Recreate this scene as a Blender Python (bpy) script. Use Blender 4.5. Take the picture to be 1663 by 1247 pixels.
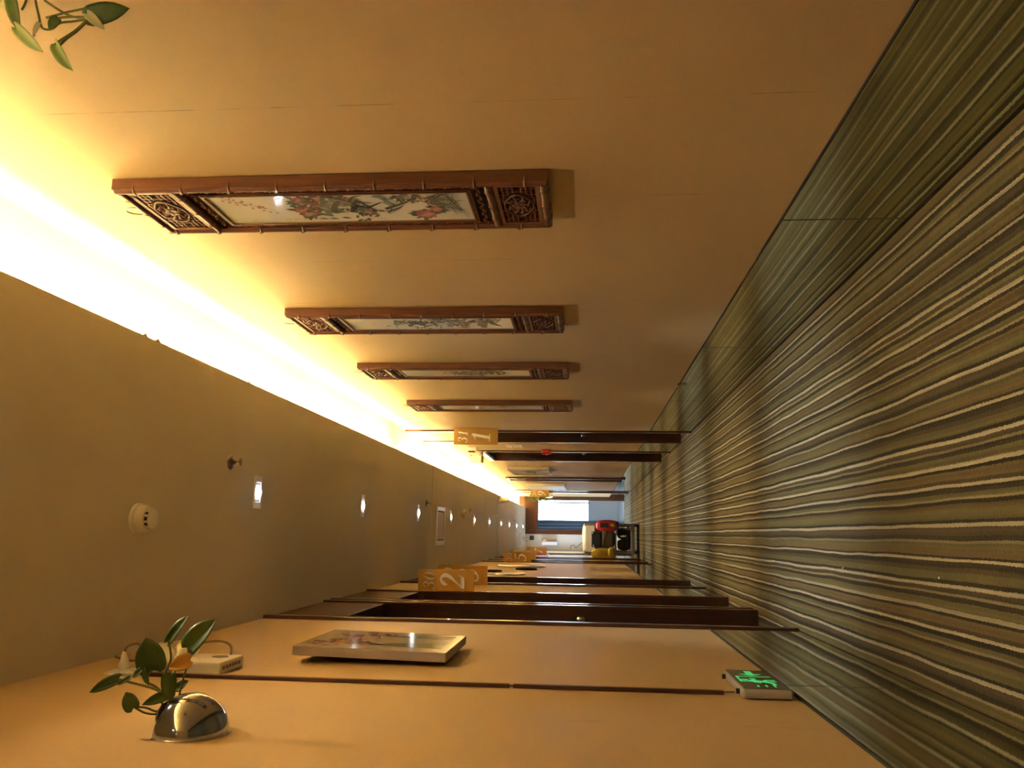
import bpy, math, random
from mathutils import Vector, Matrix
random.seed(7)
for o in list(bpy.data.objects):
    bpy.data.objects.remove(o, do_unlink=True)
scene = bpy.context.scene
COL = scene.collection
sin, cos, pi = math.sin, math.cos, math.pi

# ------------------------------------------------------------------ camera
EYE = 0.95
FPX = 1365.0
PITCH, YAW = math.radians(5.045), math.radians(10.117)
cn = Vector((sin(YAW)*cos(PITCH), cos(YAW)*cos(PITCH), sin(PITCH)))
cr = Vector((cos(YAW), -sin(YAW), 0))
cu = Vector((-sin(YAW)*sin(PITCH), -cos(YAW)*sin(PITCH), cos(PITCH)))
cam = bpy.data.cameras.new('camera')
cam.sensor_fit = 'HORIZONTAL'; cam.sensor_width = 36.0
cam.lens = FPX*36.0/1663.0
cam.clip_start = 0.05
camo = bpy.data.objects.new('camera', cam); COL.objects.link(camo)
# the photograph was taken with the phone on its side: image left is up in the place
m = Matrix((-cu, cr, -cn)).transposed().to_4x4()
m.translation = Vector((0, 0, EYE))
camo.matrix_world = m
scene.camera = camo

# ------------------------------------------------------------------ world, daylight, exposure
DIM = 1.0/16          # lamps kept low, the exposure below lifts the picture
TUBE_POWER = 252.0*DIM
BEAM_POWER, SPILL_POWER = 170.0*DIM, 16.0*DIM
world = bpy.data.worlds.new('world'); scene.world = world
world.use_nodes = True
bg = world.node_tree.nodes['Background']
bg.inputs[0].default_value = (0.62, 0.80, 1.0, 1); bg.inputs[1].default_value = 5.0*DIM
vs = scene.view_settings
vs.view_transform = 'Standard'; vs.look = 'None'; vs.gamma = 1.0; vs.use_curve_mapping = False
vs.exposure = 4.0
scene.cycles.max_bounces = 8; scene.cycles.transmission_bounces = 4
scene.cycles.caustics_reflective = False; scene.cycles.caustics_refractive = False
al = bpy.data.lights.new('daylight', 'AREA'); al.shape = 'RECTANGLE'; al.size = 2.0; al.size_y = 1.6
al.energy = 170.0*DIM; al.color = (0.66, 0.82, 1.0)
alo = bpy.data.objects.new('daylight', al); COL.objects.link(alo)
alo.location = (0.95, 26.3, 1.7); alo.rotation_euler = (math.radians(-90), 0, 0)

bl_ = bpy.data.lights.new('added_daylight_side', 'AREA'); bl_.shape = 'RECTANGLE'; bl_.size = 2.2; bl_.size_y = 1.5  # added lamp outside the unseen side hall, gives the far wall cool daylight
bl_.energy = 150.0*DIM; bl_.color = (0.66, 0.82, 1.0)
blo = bpy.data.objects.new('added_daylight_side', bl_); COL.objects.link(blo)
blo.location = (-3.35, 20.1, 1.55); blo.rotation_euler = (math.radians(90), 0, math.radians(-90))

# ------------------------------------------------------------------ room measures
RX, LX = 0.935, -0.414          # wall faces
CZ, KZ = 2.474, 2.63            # ceiling, light recess ceiling
EX = 0.655                      # edge of the lowered ceiling
Y0, Y1 = -2.6, 21.4             # corridor ends
YB = 26.0                       # far wall of the room beyond

# ------------------------------------------------------------------ materials
def nd(nt, t, **k):
    n = nt.nodes.new(t)
    for a, b in k.items(): setattr(n, a, b)
    return n
def mat(name, col=(.8,.8,.8), rough=.5, metal=0.0, spec=.5, coat=0.0, emit=None, es=1.0, trans=0.0):
    m = bpy.data.materials.new(name); m.use_nodes = True
    b = m.node_tree.nodes['Principled BSDF']
    b.inputs['Base Color'].default_value = (*col, 1)
    b.inputs['Roughness'].default_value = rough
    b.inputs['Metallic'].default_value = metal
    b.inputs['Specular IOR Level'].default_value = spec
    b.inputs['Coat Weight'].default_value = coat
    b.inputs['Coat Roughness'].default_value = .08
    b.inputs['Transmission Weight'].default_value = trans
    if emit:
        b.inputs['Emission Color'].default_value = (*emit, 1); b.inputs['Emission Strength'].default_value = es
    return m
def bsdf(m): return m.node_tree.nodes['Principled BSDF']
def grain(m, c1, c2, scale=(1,1,1), nscale=8, detail=6, bump=.0, rvar=None):
    nt = m.node_tree; b = bsdf(m)
    tc = nd(nt, 'ShaderNodeTexCoord'); mp = nd(nt, 'ShaderNodeMapping'); mp.inputs['Scale'].default_value = scale
    no = nd(nt, 'ShaderNodeTexNoise'); no.inputs['Scale'].default_value = nscale; no.inputs['Detail'].default_value = detail
    cr_ = nd(nt, 'ShaderNodeValToRGB')
    cr_.color_ramp.elements[0].position = .3; cr_.color_ramp.elements[1].position = .7
    cr_.color_ramp.elements[0].color = (*c1, 1); cr_.color_ramp.elements[1].color = (*c2, 1)
    L = nt.links.new
    L(tc.outputs['Object'], mp.inputs[0]); L(mp.outputs[0], no.inputs['Vector']); L(no.outputs['Fac'], cr_.inputs[0]); L(cr_.outputs[0], b.inputs['Base Color'])
    if bump:
        bp = nd(nt, 'ShaderNodeBump'); bp.inputs['Strength'].default_value = bump; bp.inputs['Distance'].default_value = .004
        L(no.outputs['Fac'], bp.inputs['Height']); L(bp.outputs[0], b.inputs['Normal'])
    return m
def mth(nt, op, a, b=None, c=None):
    n = nd(nt, 'ShaderNodeMath', operation=op)
    for i, v in enumerate((a, b, c)):
        if v is None: continue
        if isinstance(v, (int, float)): n.inputs[i].default_value = v
        else: nt.links.new(v, n.inputs[i])
    return n.outputs[0]

def make_wallpaper(name, off):
    m = mat(name, (.6,.48,.3), .55, spec=.35)
    nt = m.node_tree; b = bsdf(m); L = nt.links.new
    ge = nd(nt, 'ShaderNodeNewGeometry'); sp = nd(nt, 'ShaderNodeSeparateXYZ'); L(ge.outputs['Position'], sp.inputs[0])
    # fine horizontal weave
    mp = nd(nt, 'ShaderNodeMapping'); mp.inputs['Scale'].default_value = (1, 18, 260); L(ge.outputs['Position'], mp.inputs[0])
    w = nd(nt, 'ShaderNodeTexNoise'); w.inputs['Scale'].default_value = 1.5; w.inputs['Detail'].default_value = 2; L(mp.outputs[0], w.inputs['Vector'])
    n2 = nd(nt, 'ShaderNodeTexNoise'); n2.inputs['Scale'].default_value = 1.7; n2.inputs['Detail'].default_value = 3; L(ge.outputs['Position'], n2.inputs['Vector'])
    r1 = nd(nt, 'ShaderNodeMix', data_type='RGBA'); r1.inputs['A'].default_value = (.54,.385,.195,1); r1.inputs['B'].default_value = (.63,.452,.235,1)
    L(mth(nt, 'ADD', mth(nt, 'MULTIPLY', w.outputs['Fac'], .6), mth(nt, 'MULTIPLY', n2.outputs['Fac'], .4)), r1.inputs['Factor'])
    # sheet joints every 0.54 m, worn in places
    fr = mth(nt, 'FRACT', mth(nt, 'DIVIDE', mth(nt, 'ADD', sp.outputs[1], off), .54))
    d = mth(nt, 'MULTIPLY', mth(nt, 'ABSOLUTE', mth(nt, 'SUBTRACT', fr, .5)), .54)
    seam = mth(nt, 'LESS_THAN', d, .0016)
    mp2 = nd(nt, 'ShaderNodeMapping'); mp2.inputs['Scale'].default_value = (1, 2, 9); L(ge.outputs['Position'], mp2.inputs[0])
    n3 = nd(nt, 'ShaderNodeTexNoise'); n3.inputs['Scale'].default_value = 1.0; n3.inputs['Detail'].default_value = 4; L(mp2.outputs[0], n3.inputs['Vector'])
    wear = mth(nt, 'MULTIPLY', seam, mth(nt, 'MAXIMUM', mth(nt, 'MULTIPLY', mth(nt, 'SUBTRACT', n3.outputs['Fac'], .5), 5.0), .08))
    wear = mth(nt, 'MINIMUM', wear, .7)
    r2 = nd(nt, 'ShaderNodeMix', data_type='RGBA'); L(wear, r2.inputs['Factor']); L(r1.outputs['Result'], r2.inputs['A']); r2.inputs['B'].default_value = (.2,.14,.08,1)
    L(r2.outputs['Result'], b.inputs['Base Color'])
    bp = nd(nt, 'ShaderNodeBump'); bp.inputs['Strength'].default_value = .08; bp.inputs['Distance'].default_value = .002
    L(w.outputs['Fac'], bp.inputs['Height']); L(bp.outputs[0], b.inputs['Normal'])
    return m
M = {}
M['paper_r'] = make_wallpaper('wallpaper_right', .19)
M['paper_l'] = make_wallpaper('wallpaper_left', .42)
M['paint'] = grain(mat('ceiling_paint', (.62,.56,.47), .7, spec=.2), (.72,.67,.595), (.78,.73,.65), nscale=1.2, detail=3)
M['white'] = mat('white_wall_paint', (.72,.71,.70), .6)
def make_carpet():
    m = mat('striped_carpet', (.2,.15,.08), .95, spec=.1)
    nt = m.node_tree; b = bsdf(m); L = nt.links.new
    ge = nd(nt, 'ShaderNodeNewGeometry'); sp = nd(nt, 'ShaderNodeSeparateXYZ'); L(ge.outputs['Position'], sp.inputs[0])
    mp = nd(nt, 'ShaderNodeMapping'); mp.inputs['Scale'].default_value = (7, 1.3, 1); L(ge.outputs['Position'], mp.inputs[0])
    n = nd(nt, 'ShaderNodeTexNoise'); n.inputs['Scale'].default_value = 1.6; n.inputs['Detail'].default_value = 2; L(mp.outputs[0], n.inputs['Vector'])
    nf = nd(nt, 'ShaderNodeTexNoise'); nf.inputs['Scale'].default_value = 110; nf.inputs['Detail'].default_value = 2; L(ge.outputs['Position'], nf.inputs['Vector'])
    u = mth(nt, 'ADD', sp.outputs[0], mth(nt, 'MULTIPLY', mth(nt, 'SUBTRACT', n.outputs['Fac'], .5), .016))
    u = mth(nt, 'ADD', u, mth(nt, 'MULTIPLY', mth(nt, 'SUBTRACT', nf.outputs['Fac'], .5), .0065))
    t = mth(nt, 'FRACT', mth(nt, 'DIVIDE', mth(nt, 'ADD', u, 2.0), .375))
    ramp = nd(nt, 'ShaderNodeValToRGB'); ramp.color_ramp.interpolation = 'CONSTANT'
    D, O, T, B, K, C2 = (.045,.035,.017), (.145,.128,.050), (.155,.112,.045), (.085,.066,.031), (.44,.395,.27), (.28,.24,.135)
    seq = [(K,9),(D,10),(O,22),(B,12),(D,14),(K,7),(D,6),(T,18),(O,14),(C2,8),(D,12),(B,20),(K,10),(D,8),(O,26),(T,12),(D,10),(C2,6),(O,12),(D,14),(K,8),(B,10),(T,22),(D,9),(K,10),(O,20),(D,12),(C2,7),(B,14)]
    tot = sum(q[1] for q in seq); el = ramp.color_ramp.elements; p = 0.0
    for i, (c, wd) in enumerate(seq):
        e = el[i] if i < 2 else el.new(p/tot)
        e.position = p/tot; e.color = (*c, 1); p += wd
    L(t, ramp.inputs[0])
    # pile mottling
    n4 = nd(nt, 'ShaderNodeTexNoise'); n4.inputs['Scale'].default_value = 420; n4.inputs['Detail'].default_value = 1; L(ge.outputs['Position'], n4.inputs['Vector'])
    mx = nd(nt, 'ShaderNodeMix', data_type='RGBA', blend_type='MULTIPLY'); mx.inputs['Factor'].default_value = .6
    gr = nd(nt, 'ShaderNodeValToRGB'); gr.color_ramp.elements[0].position = .25; gr.color_ramp.elements[0].color = (.55,.55,.55,1); gr.color_ramp.elements[1].position = .7
    L(n4.outputs['Fac'], gr.inputs[0]); L(ramp.outputs[0], mx.inputs['A']); L(gr.outputs[0], mx.inputs['B'])
    n5 = nd(nt, 'ShaderNodeTexNoise', noise_dimensions='1D'); n5.inputs['Scale'].default_value = 62; n5.inputs['Detail'].default_value = 1; L(u, n5.inputs['W'])
    g5 = nd(nt, 'ShaderNodeValToRGB'); g5.color_ramp.elements[0].position = .3; g5.color_ramp.elements[0].color = (.62,.60,.55,1); g5.color_ramp.elements[1].position = .7; g5.color_ramp.elements[1].color = (1.15,1.12,1.05,1)
    L(n5.outputs['Fac'], g5.inputs[0])
    m5 = nd(nt, 'ShaderNodeMix', data_type='RGBA', blend_type='MULTIPLY'); m5.inputs['Factor'].default_value = .8
    L(mx.outputs['Result'], m5.inputs['A']); L(g5.outputs[0], m5.inputs['B'])
    L(m5.outputs['Result'], b.inputs['Base Color'])
    bp = nd(nt, 'ShaderNodeBump'); bp.inputs['Strength'].default_value = .5; bp.inputs['Distance'].default_value = .004
    L(nf.outputs['Fac'], bp.inputs['Height']); L(bp.outputs[0], b.inputs['Normal'])
    b.inputs['Sheen Weight'].default_value = .15
    return m
M['carpet'] = make_carpet()
M['tile'] = mat('pale_floor_tile', (.45,.5,.55), .12)
M['skirt'] = grain(mat('green_mirror_glass', (.5,.52,.36), .05, metal=1.0), (.50,.52,.36), (.57,.59,.43), nscale=3, detail=3)
M['black'] = mat('black_gap', (.012,.012,.01), .6)
M['door'] = grain(mat('dark_brown_door', (.05,.018,.01), .28, coat=.3), (.040,.014,.008), (.062,.022,.012), scale=(8,8,.7), nscale=6)
M['casing'] = grain(mat('brown_casing', (.1,.035,.018), .22, coat=.5), (.085,.028,.015), (.12,.042,.022), scale=(8,8,.7), nscale=6)
M['transom'] = grain(mat('brown_transom', (.11,.045,.022), .5, spec=.25), (.085,.034,.015), (.115,.046,.021), scale=(6,6,.8), nscale=5)
M['rosewood'] = grain(mat('carved_rosewood', (.17,.058,.026), .38, coat=.15), (.105,.034,.014), (.175,.060,.025), scale=(14,14,1.2), nscale=5, bump=.1)
M['carve'] = grain(mat('carved_fretwork', (.2,.075,.034), .42), (.16,.058,.026), (.24,.095,.045), nscale=30, bump=.2)
M['recess'] = mat('dark_carving_ground', (.02,.009,.005), .7)
M['gilt'] = mat('gilt_moulding', (.30,.16,.06), .35)
M['porcelain'] = mat('porcelain', (.74,.72,.66), .08, spec=.6)
M['sign'] = grain(mat('sign_wood', (.55,.29,.075), .42), (.44,.235,.04), (.60,.345,.065), nscale=9, detail=5)
M['chrome'] = mat('chrome', (.86,.86,.88), .06, metal=1.0)
M['steel'] = mat('brushed_steel', (.6,.58,.55), .25, metal=1.0)
M['brass'] = mat('dull_metal', (.3,.27,.22), .4, metal=1.0)
M['greyplastic'] = mat('grey_plastic', (.40,.36,.31), .4)
M['smoke'] = mat('smoky_chrome', (.42,.44,.50), .09, metal=1.0)
M['silver'] = mat('satin_silver', (.88,.90,.94), .28, metal=.35)
M['hatch'] = mat('hatch_frame', (.72,.66,.56), .4)
M['plastic'] = mat('white_plastic', (.86,.83,.78), .35)
M['lampglass'] = mat('lamp_glass', (.75,.72,.62), .1, spec=.8)
M['matteblack'] = mat('matte_black', (.010,.009,.008), .9, spec=.1)
M['dark'] = mat('dark_plastic', (.02,.02,.022), .4)
M['trunk'] = mat('brown_trunking', (.085,.03,.014), .4)
M['cord'] = mat('grey_cord', (.28,.2,.14), .5)
M['canvas_side'] = mat('pale_canvas_edge', (.42,.36,.33), .6)
M['canvas'] = mat('glossy_print', (.50,.46,.41), .1, spec=.22)
M['green'] = grain(mat('leaf_green', (.06,.13,.02), .35, spec=.5), (.035,.075,.010), (.065,.12,.018), nscale=25)
M['green2'] = grain(mat('leaf_light_green', (.14,.24,.03), .35, spec=.5), (.11,.18,.015), (.16,.24,.03), nscale=25)
M['yellow'] = mat('leaf_yellow', (.5,.27,.03), .45)
M['palegreen'] = mat('leaf_pale', (.45,.43,.26), .5)
M['stem'] = mat('vine_stem', (.16,.16,.04), .5)
M['soil'] = mat('soil', (.03,.02,.012), .9)
M['red'] = mat('red_plastic', (.45,.02,.03), .35)
M['redbag'] = mat('red_bag', (.42,.02,.04), .4)
M['yellowbag'] = mat('yellow_bag', (.37,.265,.02), .45)
M['whitebag'] = mat('white_bag', (.75,.75,.74), .5)
M['greybag'] = mat('grey_bag', (.25,.21,.17), .5)
M['navy'] = mat('navy_cloth', (.014,.018,.032), .7)
M['brownbox'] = mat('brown_cloth', (.14,.075,.03), .7)
M['cartgrey'] = mat('cart_grey', (.22,.19,.15), .5)
M['curtain'] = mat('grey_blue_curtain', (.30,.38,.46), .8)
M['glass'] = mat('glass', (1,1,1), .02, trans=1.0)
M['mirror'] = mat('mirror', (.8,.8,.8), .04, metal=1.0)
M['greenlit'] = mat('green_light', (.02,.3,.08), .4, emit=(.09,1.0,.26), es=.42*DIM)
M['exitface'] = mat('exit_face', (.07,.055,.03), .12, spec=.5)
M['tube'] = mat('warm_tube', (1,1,1), .5, emit=(1.0,.80,.385), es=TUBE_POWER)
M['bulb_c'] = mat('cool_bulb', (1,1,1), .5, emit=(.85,.95,1.0), es=40*DIM)
M['bulb_w'] = mat('warm_bulb', (1,1,1), .5, emit=(1.0,.87,.68), es=40*DIM)
for k_ in ('bulb_c', 'bulb_w', 'greenlit'): M[k_].cycles.emission_sampling = 'NONE'   # small glowing faces; the lamps' own lights do the lighting
M['paintcol'] = None
def make_colmat(name, rough, spec):
    m = mat(name, (1,1,1), rough, spec=spec); nt = m.node_tree
    a = nd(nt, 'ShaderNodeVertexColor'); a.layer_name = 'Col'; nt.links.new(a.outputs[0], bsdf(m).inputs['Base Color']); return m
M['paintcol'] = make_colmat('overglaze_colours', .1, .6)
M['printcol'] = make_colmat('print_colours', .1, .22)

# ------------------------------------------------------------------ mesh helpers
class MB:
    def __init__(s): s.v = []; s.f = []; s.c = []; s.col = None
    def _f(s, *fs):
        for f in fs: s.f.append(tuple(f)); s.c.append(s.col)
    def box(s, x0, x1, y0, y1, z0, z1):
        n = len(s.v)
        s.v += [(x, y, z) for z in (z0, z1) for y in (y0, y1) for x in (x0, x1)]
        s._f((n,n+2,n+3,n+1),(n+4,n+5,n+7,n+6),(n,n+1,n+5,n+4),(n+2,n+6,n+7,n+3),(n,n+4,n+6,n+2),(n+1,n+3,n+7,n+5)); return s
    def obox(s, c, ax, ay, az):     # oriented box from centre and half-axis vectors
        n = len(s.v); c = Vector(c); ax, ay, az = Vector(ax), Vector(ay), Vector(az)
        s.v += [tuple(c+ax*i+ay*j+az*k) for k in (-1,1) for j in (-1,1) for i in (-1,1)]
        s._f((n,n+2,n+3,n+1),(n+4,n+5,n+7,n+6),(n,n+1,n+5,n+4),(n+2,n+6,n+7,n+3),(n,n+4,n+6,n+2),(n+1,n+3,n+7,n+5)); return s
    def poly(s, pts):
        n = len(s.v); s.v += [tuple(p) for p in pts]; s._f(tuple(range(n, n+len(pts)))); return s
    def prism(s, pts, d):           # polygon extruded by vector d
        n = len(s.v); k = len(pts); d = Vector(d)
        s.v += [tuple(Vector(p)) for p in pts] + [tuple(Vector(p)+d) for p in pts]
        s._f(tuple(range(n+k-1, n-1, -1)), tuple(range(n+k, n+2*k)))
        for i in range(k): j = (i+1) % k; s._f((n+i, n+j, n+k+j, n+k+i))
        return s
    def tube(s, path, r, n=8, cap=True, closed=False):
        P = [Vector(p) for p in path]; rs = r if isinstance(r, (list, tuple)) else [r]*len(P)
        b = len(s.v); up = None
        for i, p in enumerate(P):
            if closed: t = (P[(i+1) % len(P)]-P[i-1]).normalized()
            else: t = (P[min(i+1, len(P)-1)]-P[max(i-1, 0)]).normalized()
            if up is None:
                up = Vector((0,0,1)) if abs(t.z) < .9 else Vector((1,0,0))
            a = t.cross(up).normalized(); u = a.cross(t).normalized(); up = u
            for k in range(n):
                q = 2*pi*k/n; s.v.append(tuple(p + (a*cos(q)+u*sin(q))*rs[i]))
        m = len(P)
        for i in range(m if closed else m-1):
            j = (i+1) % m
            for k in range(n): l = (k+1) % n; s._f((b+i*n+k, b+i*n+l, b+j*n+l, b+j*n+k))
        if cap and not closed: s._f(tuple(b+k for k in range(n-1,-1,-1)), tuple(b+(m-1)*n+k for k in range(n)))
        return s
    def lathe(s, prof, o, axis, n=24, arc=2*pi, start=0.0, ref=None):   # prof: (radius, height)
        o = Vector(o); ax = Vector(axis).normalized()
        rf = Vector(ref) if ref else (Vector((0,0,1)) if abs(ax.z) < .9 else Vector((0,1,0)))
        a = ax.cross(rf).normalized(); b_ = ax.cross(a)
        b = len(s.v); full = abs(arc-2*pi) < 1e-6; m = n if full else n+1
        for (r, h) in prof:
            for k in range(m):
                q = start+arc*k/n; s.v.append(tuple(o+ax*h+(a*cos(q)+b_*sin(q))*max(r, 1e-5)))
        for i in range(len(prof)-1):
            for k in range(n if full else n):
                l = (k+1) % m if full else k+1
                s._f((b+i*m+k, b+i*m+l, b+(i+1)*m+l, b+(i+1)*m+k))
        return s
    def blob(s, c, r, n=10, jit=0.0):
        c = Vector(c); b = len(s.v); k = n//2
        rx, ry, rz = r if isinstance(r, (tuple, list)) else (r, r, r)
        for i in range(k+1):
            th = pi*i/k
            for j in range(n):
                ph = 2*pi*j/n; q = 1+random.uniform(-jit, jit) if 0 < i < k else 1
                s.v.append((c.x+rx*q*sin(th)*cos(ph), c.y+ry*q*sin(th)*sin(ph), c.z+rz*q*cos(th)))
        for i in range(k):
            for j in range(n): l = (j+1) % n; s._f((b+i*n+j, b+(i+1)*n+j, b+(i+1)*n+l, b+i*n+l))
        return s
    def mesh(s, name, mt, smooth=False, org=(0,0,0)):
        o = Vector(org); me = bpy.data.meshes.new(name)
        me.from_pydata([tuple(Vector(v)-o) for v in s.v], [], s.f)
        me.update()
        if mt: me.materials.append(M[mt] if isinstance(mt, str) else mt)
        if any(c is not None for c in s.c):
            ca = me.color_attributes.new('Col', 'FLOAT_COLOR', 'CORNER')
            for p in me.polygons:
                c = s.c[p.index] or (1,1,1)
                for li in p.loop_indices: ca.data[li].color = (*c, 1)
        if smooth:
            for p in me.polygons: p.use_smooth = True
            me.set_sharp_from_angle(angle=math.radians(smooth if smooth is not True else 40))
        return me
    def build(s, name, mt, parent=None, smooth=False, bevel=0.0):
        org = root_of(parent).location if parent else (0,0,0)
        o = bpy.data.objects.new(name, s.mesh(name, mt, smooth, org)); COL.objects.link(o)
        if parent: o.parent = parent
        if bevel:
            bv = o.modifiers.new('bevel', 'BEVEL'); bv.width = bevel; bv.segments = 2; bv.limit_method = 'ANGLE'
        return o
def root_of(o):
    while o.parent: o = o.parent
    return o
def tag(o, label, cat, group=None):
    o['label'] = label; o['category'] = cat
    if group: o['group'] = group
    return o
def thing(name, label, cat, loc=(0,0,0), group=None):
    o = bpy.data.objects.new(name, None); COL.objects.link(o); o.location = loc; o.empty_display_size = .05
    return tag(o, label, cat, group)
def struct(name, label, loc=None):
    o = bpy.data.objects.new(name, None); COL.objects.link(o); o.empty_display_size = .05
    if loc: o.location = loc
    o['kind'] = 'structure'; o['label'] = label; return o
def sbuild(mb, name, mt, label, **k):
    o = mb.build(name, mt, None, **k); o['kind'] = 'structure'; o['label'] = label; return o
def inst(name, me, parent, bevel=0.0):
    o = bpy.data.objects.new(name, me); COL.objects.link(o); o.parent = parent
    if bevel:
        bv = o.modifiers.new('bevel', 'BEVEL'); bv.width = bevel; bv.segments = 2; bv.limit_method = 'ANGLE'
    return o
def copy_tree(o, parent=None):
    c = o.copy(); COL.objects.link(c); c.parent = parent
    for ch in list(o.children): copy_tree(ch, c)
    return c
def crom(pts, k=6):
    P = [Vector(p) for p in pts]; out = []
    for i in range(len(P)-1):
        p0 = P[max(i-1,0)]; p1 = P[i]; p2 = P[i+1]; p3 = P[min(i+2, len(P)-1)]
        for j in range(k):
            t = j/k
            out.append(.5*((2*p1)+(p2-p0)*t+(2*p0-5*p1+4*p2-p3)*t*t+(3*p1-p0-3*p2+p3)*t**3))
    out.append(P[-1]); return out
def ray(px, py): return cn + cr*((623.5-py)/FPX) + cu*((831.5-px)/FPX)
def at_y(px, py, y):
    d = ray(px, py); return d*(y/d.y) + Vector((0,0,EYE))

# ------------------------------------------------------------------ the shell
LEFT_DOORS = [(4.03, 4.93), (5.09, 5.91), (7.02, 8.00), (12.52, 13.32), (14.30, 15.15), (17.55, 18.35)]
RIGHT_DOORS = [(7.70, 8.56), (9.62, 10.78), (18.32, 19.15)]
HEAD_L, HEAD_R = 2.125, 2.13
ADDED_HALL = (18.95, 21.25)            # opening to an unseen side hall, added for its daylight
def wall(side, doors, zt, head, mt, label):
    mb = MB(); x0, x1 = (RX, RX+.24) if side == 'right' else (LX-.24, LX)
    y = Y0
    for a, b in doors + ([ADDED_HALL] if side == 'left' else []):
        mb.box(x0, x1, y, a, 0, zt); mb.box(x0, x1, a, b, head, zt); y = b
    mb.box(x0, x1, y, Y1, 0, zt)
    return sbuild(mb, 'wall_'+side, mt, label)
wall('left', LEFT_DOORS, CZ+.16, HEAD_L, 'paper_l', 'left corridor wall papered in warm beige')
wall('right', RIGHT_DOORS, KZ+.02, HEAD_R, 'paper_r', 'right corridor wall papered in warm beige under the light recess')
sbuild(MB().box(LX-.3, RX+.3, Y0-.2, Y1+.02, -.12, 0), 'floor', 'carpet', 'striped olive and brown carpet running along the corridor')
ceil_o = sbuild(MB().box(LX, EX, Y0, Y1, CZ, CZ+.016).box(EX-.012, EX, Y0, Y1, CZ+.016, CZ+.064), 'ceiling', 'paint', 'lowered beige corridor ceiling with a glowing recess along its edge')
sbuild(MB().box(.36, RX, Y0, Y1, KZ, KZ+.05).box(.36, .40, Y0, Y1, CZ+.016, KZ), 'ceiling_recess', 'paint', 'upper ceiling of the light recess')
sbuild(MB().box(LX-.24, RX+.24, Y0-.1, Y0, 0, KZ+.05), 'wall_back', 'paper_l', 'end wall behind the viewer')
# flakes of loose paint on the ceiling edge
for (yy, ln) in ((2.70, .035), (2.78, .05), (3.62, .03)):
    fl = MB().prism([(EX-.004, yy, CZ-.001), (EX+.010, yy+ln*.5, CZ-.004), (EX-.002, yy+ln, CZ-.001)], (0, 0, .002)).build('paint_flake', 'paint', ceil_o)
# shallow joint strip across the ceiling
for yy in (8.30, 14.6):
    MB().box(LX, EX-.002, yy, yy+.05, CZ-.004, CZ).build('joint_strip', 'paint', ceil_o)

# ---- mirrored glass skirting
def skirting(side, doors, h, joints):
    b = struct('baseboard_'+side, 'skirting of greenish mirrored glass panels on the %s wall' % side)
    y = Y0; spans = []
    for a, c in doors: spans.append((y, a-.045)); y = c+.045
    spans.append((y, ADDED_HALL[0] if side == 'left' else Y1))
    for a, c in spans:
        if c-a < .12: continue
        cuts = [a]+[j for j in joints if a+.05 < j < c-.05]+[c]
        for p, q in zip(cuts[:-1], cuts[1:]):
            if side == 'right': MB().box(RX-.008, RX+.001, p+.004, q-.004, .014, h).build('glass_panel', 'skirt', b, bevel=.001)
            else: MB().box(LX-.001, LX+.008, p+.004, q-.004, .014, h).build('glass_panel', 'skirt', b, bevel=.001)
        x = (RX-.0066, RX+.001) if side == 'right' else (LX-.001, LX+.0066)
        MB().box(*x, a, c, 0, h+.004).build('backing_strip', 'black', b)
    return b
skirting('right', RIGHT_DOORS, .37, [-.94, .74, 2.43, 4.16, 5.87, 12.4, 14.1, 15.8, 17.5])
skirting('left', LEFT_DOORS, .395, [-1.0, .75, 2.52, 9.6, 11.2])

# ---- doors
def door(n, side, a, b, head, zt, label, transom=None, casing_w=.04, leafx=.11):
    s = 1 if side == 'right' else -1
    wx = RX if side == 'right' else LX
    d = struct('door_%d' % n, label, (wx, (a+b)/2, 0))
    def bx(d0, d1, y0, y1, z0, z1, name, mt, bevel=0.0, parent=None):   # depth measured into the wall
        xs = sorted((wx+s*d0, wx+s*d1)); return MB().box(xs[0], xs[1], y0, y1, z0, z1).build(name, mt, parent or d, bevel=bevel)
    top = zt if transom else head+casing_w
    bx(-.016, .004, a-casing_w, a+.012, 0, top, 'casing', 'casing', .004)
    bx(-.016, .004, b-.012, b+casing_w, 0, top, 'casing', 'casing', .004)
    bx(-.004, leafx+.06, a-.001, a+.014, .0, head, 'jamb', 'door')
    bx(-.004, leafx+.06, b-.014, b+.001, .0, head, 'jamb', 'door')
    bx(leafx-.012, leafx+.004, b-.030, b-.012, .0, head, 'door_stop', 'casing', .002)
    bx(-.004, leafx+.06, a, b, head-.016, head+.001, 'head_jamb', 'door')
    if transom:
        bx(-.004, .004, a+.012, b-.012, head, zt, 'transom_panel', transom)
    else:
        bx(-.016, .004, a+.012, b-.012, head, head+casing_w, 'head_casing', 'casing', .004)
    leaf = bx(leafx, leafx+.04, a+.014, b-.014, .006, head-.016, 'door_leaf', 'door')
    for (z0, z1) in ((.25, .95), (1.1, head-.2)):
        bx(leafx-.006, leafx+.001, a+.14, b-.14, z0, z1, 'raised_panel', 'door', .004, leaf)
    ky = b-.075
    k = MB().lathe([(.0,0),(.026,0),(.026,.006),(.011,.012),(.011,.038),(.024,.046),(.027,.06),(.02,.072),(0,.075)], (wx+s*leafx, ky, .98), (-s,0,0), 18).build('door_knob', 'steel', leaf, smooth=True)
    return d
door(1, 'left', *LEFT_DOORS[0], HEAD_L, CZ, 'nearest dark brown door on the left wall beside the blossom print', 'transom')
door(2, 'left', *LEFT_DOORS[1], HEAD_L, CZ, 'dark brown door on the left just before sign 302', 'transom')
door(3, 'left', *LEFT_DOORS[2], HEAD_L, CZ, 'dark brown door on the left just behind sign 303', 'transom')
door(4, 'left', *LEFT_DOORS[3], HEAD_L, CZ, 'dark brown door on the left behind sign 305', 'transom')
door(5, 'left', *LEFT_DOORS[4], HEAD_L, CZ, 'dark brown door on the left behind sign 306', 'transom')
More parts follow.
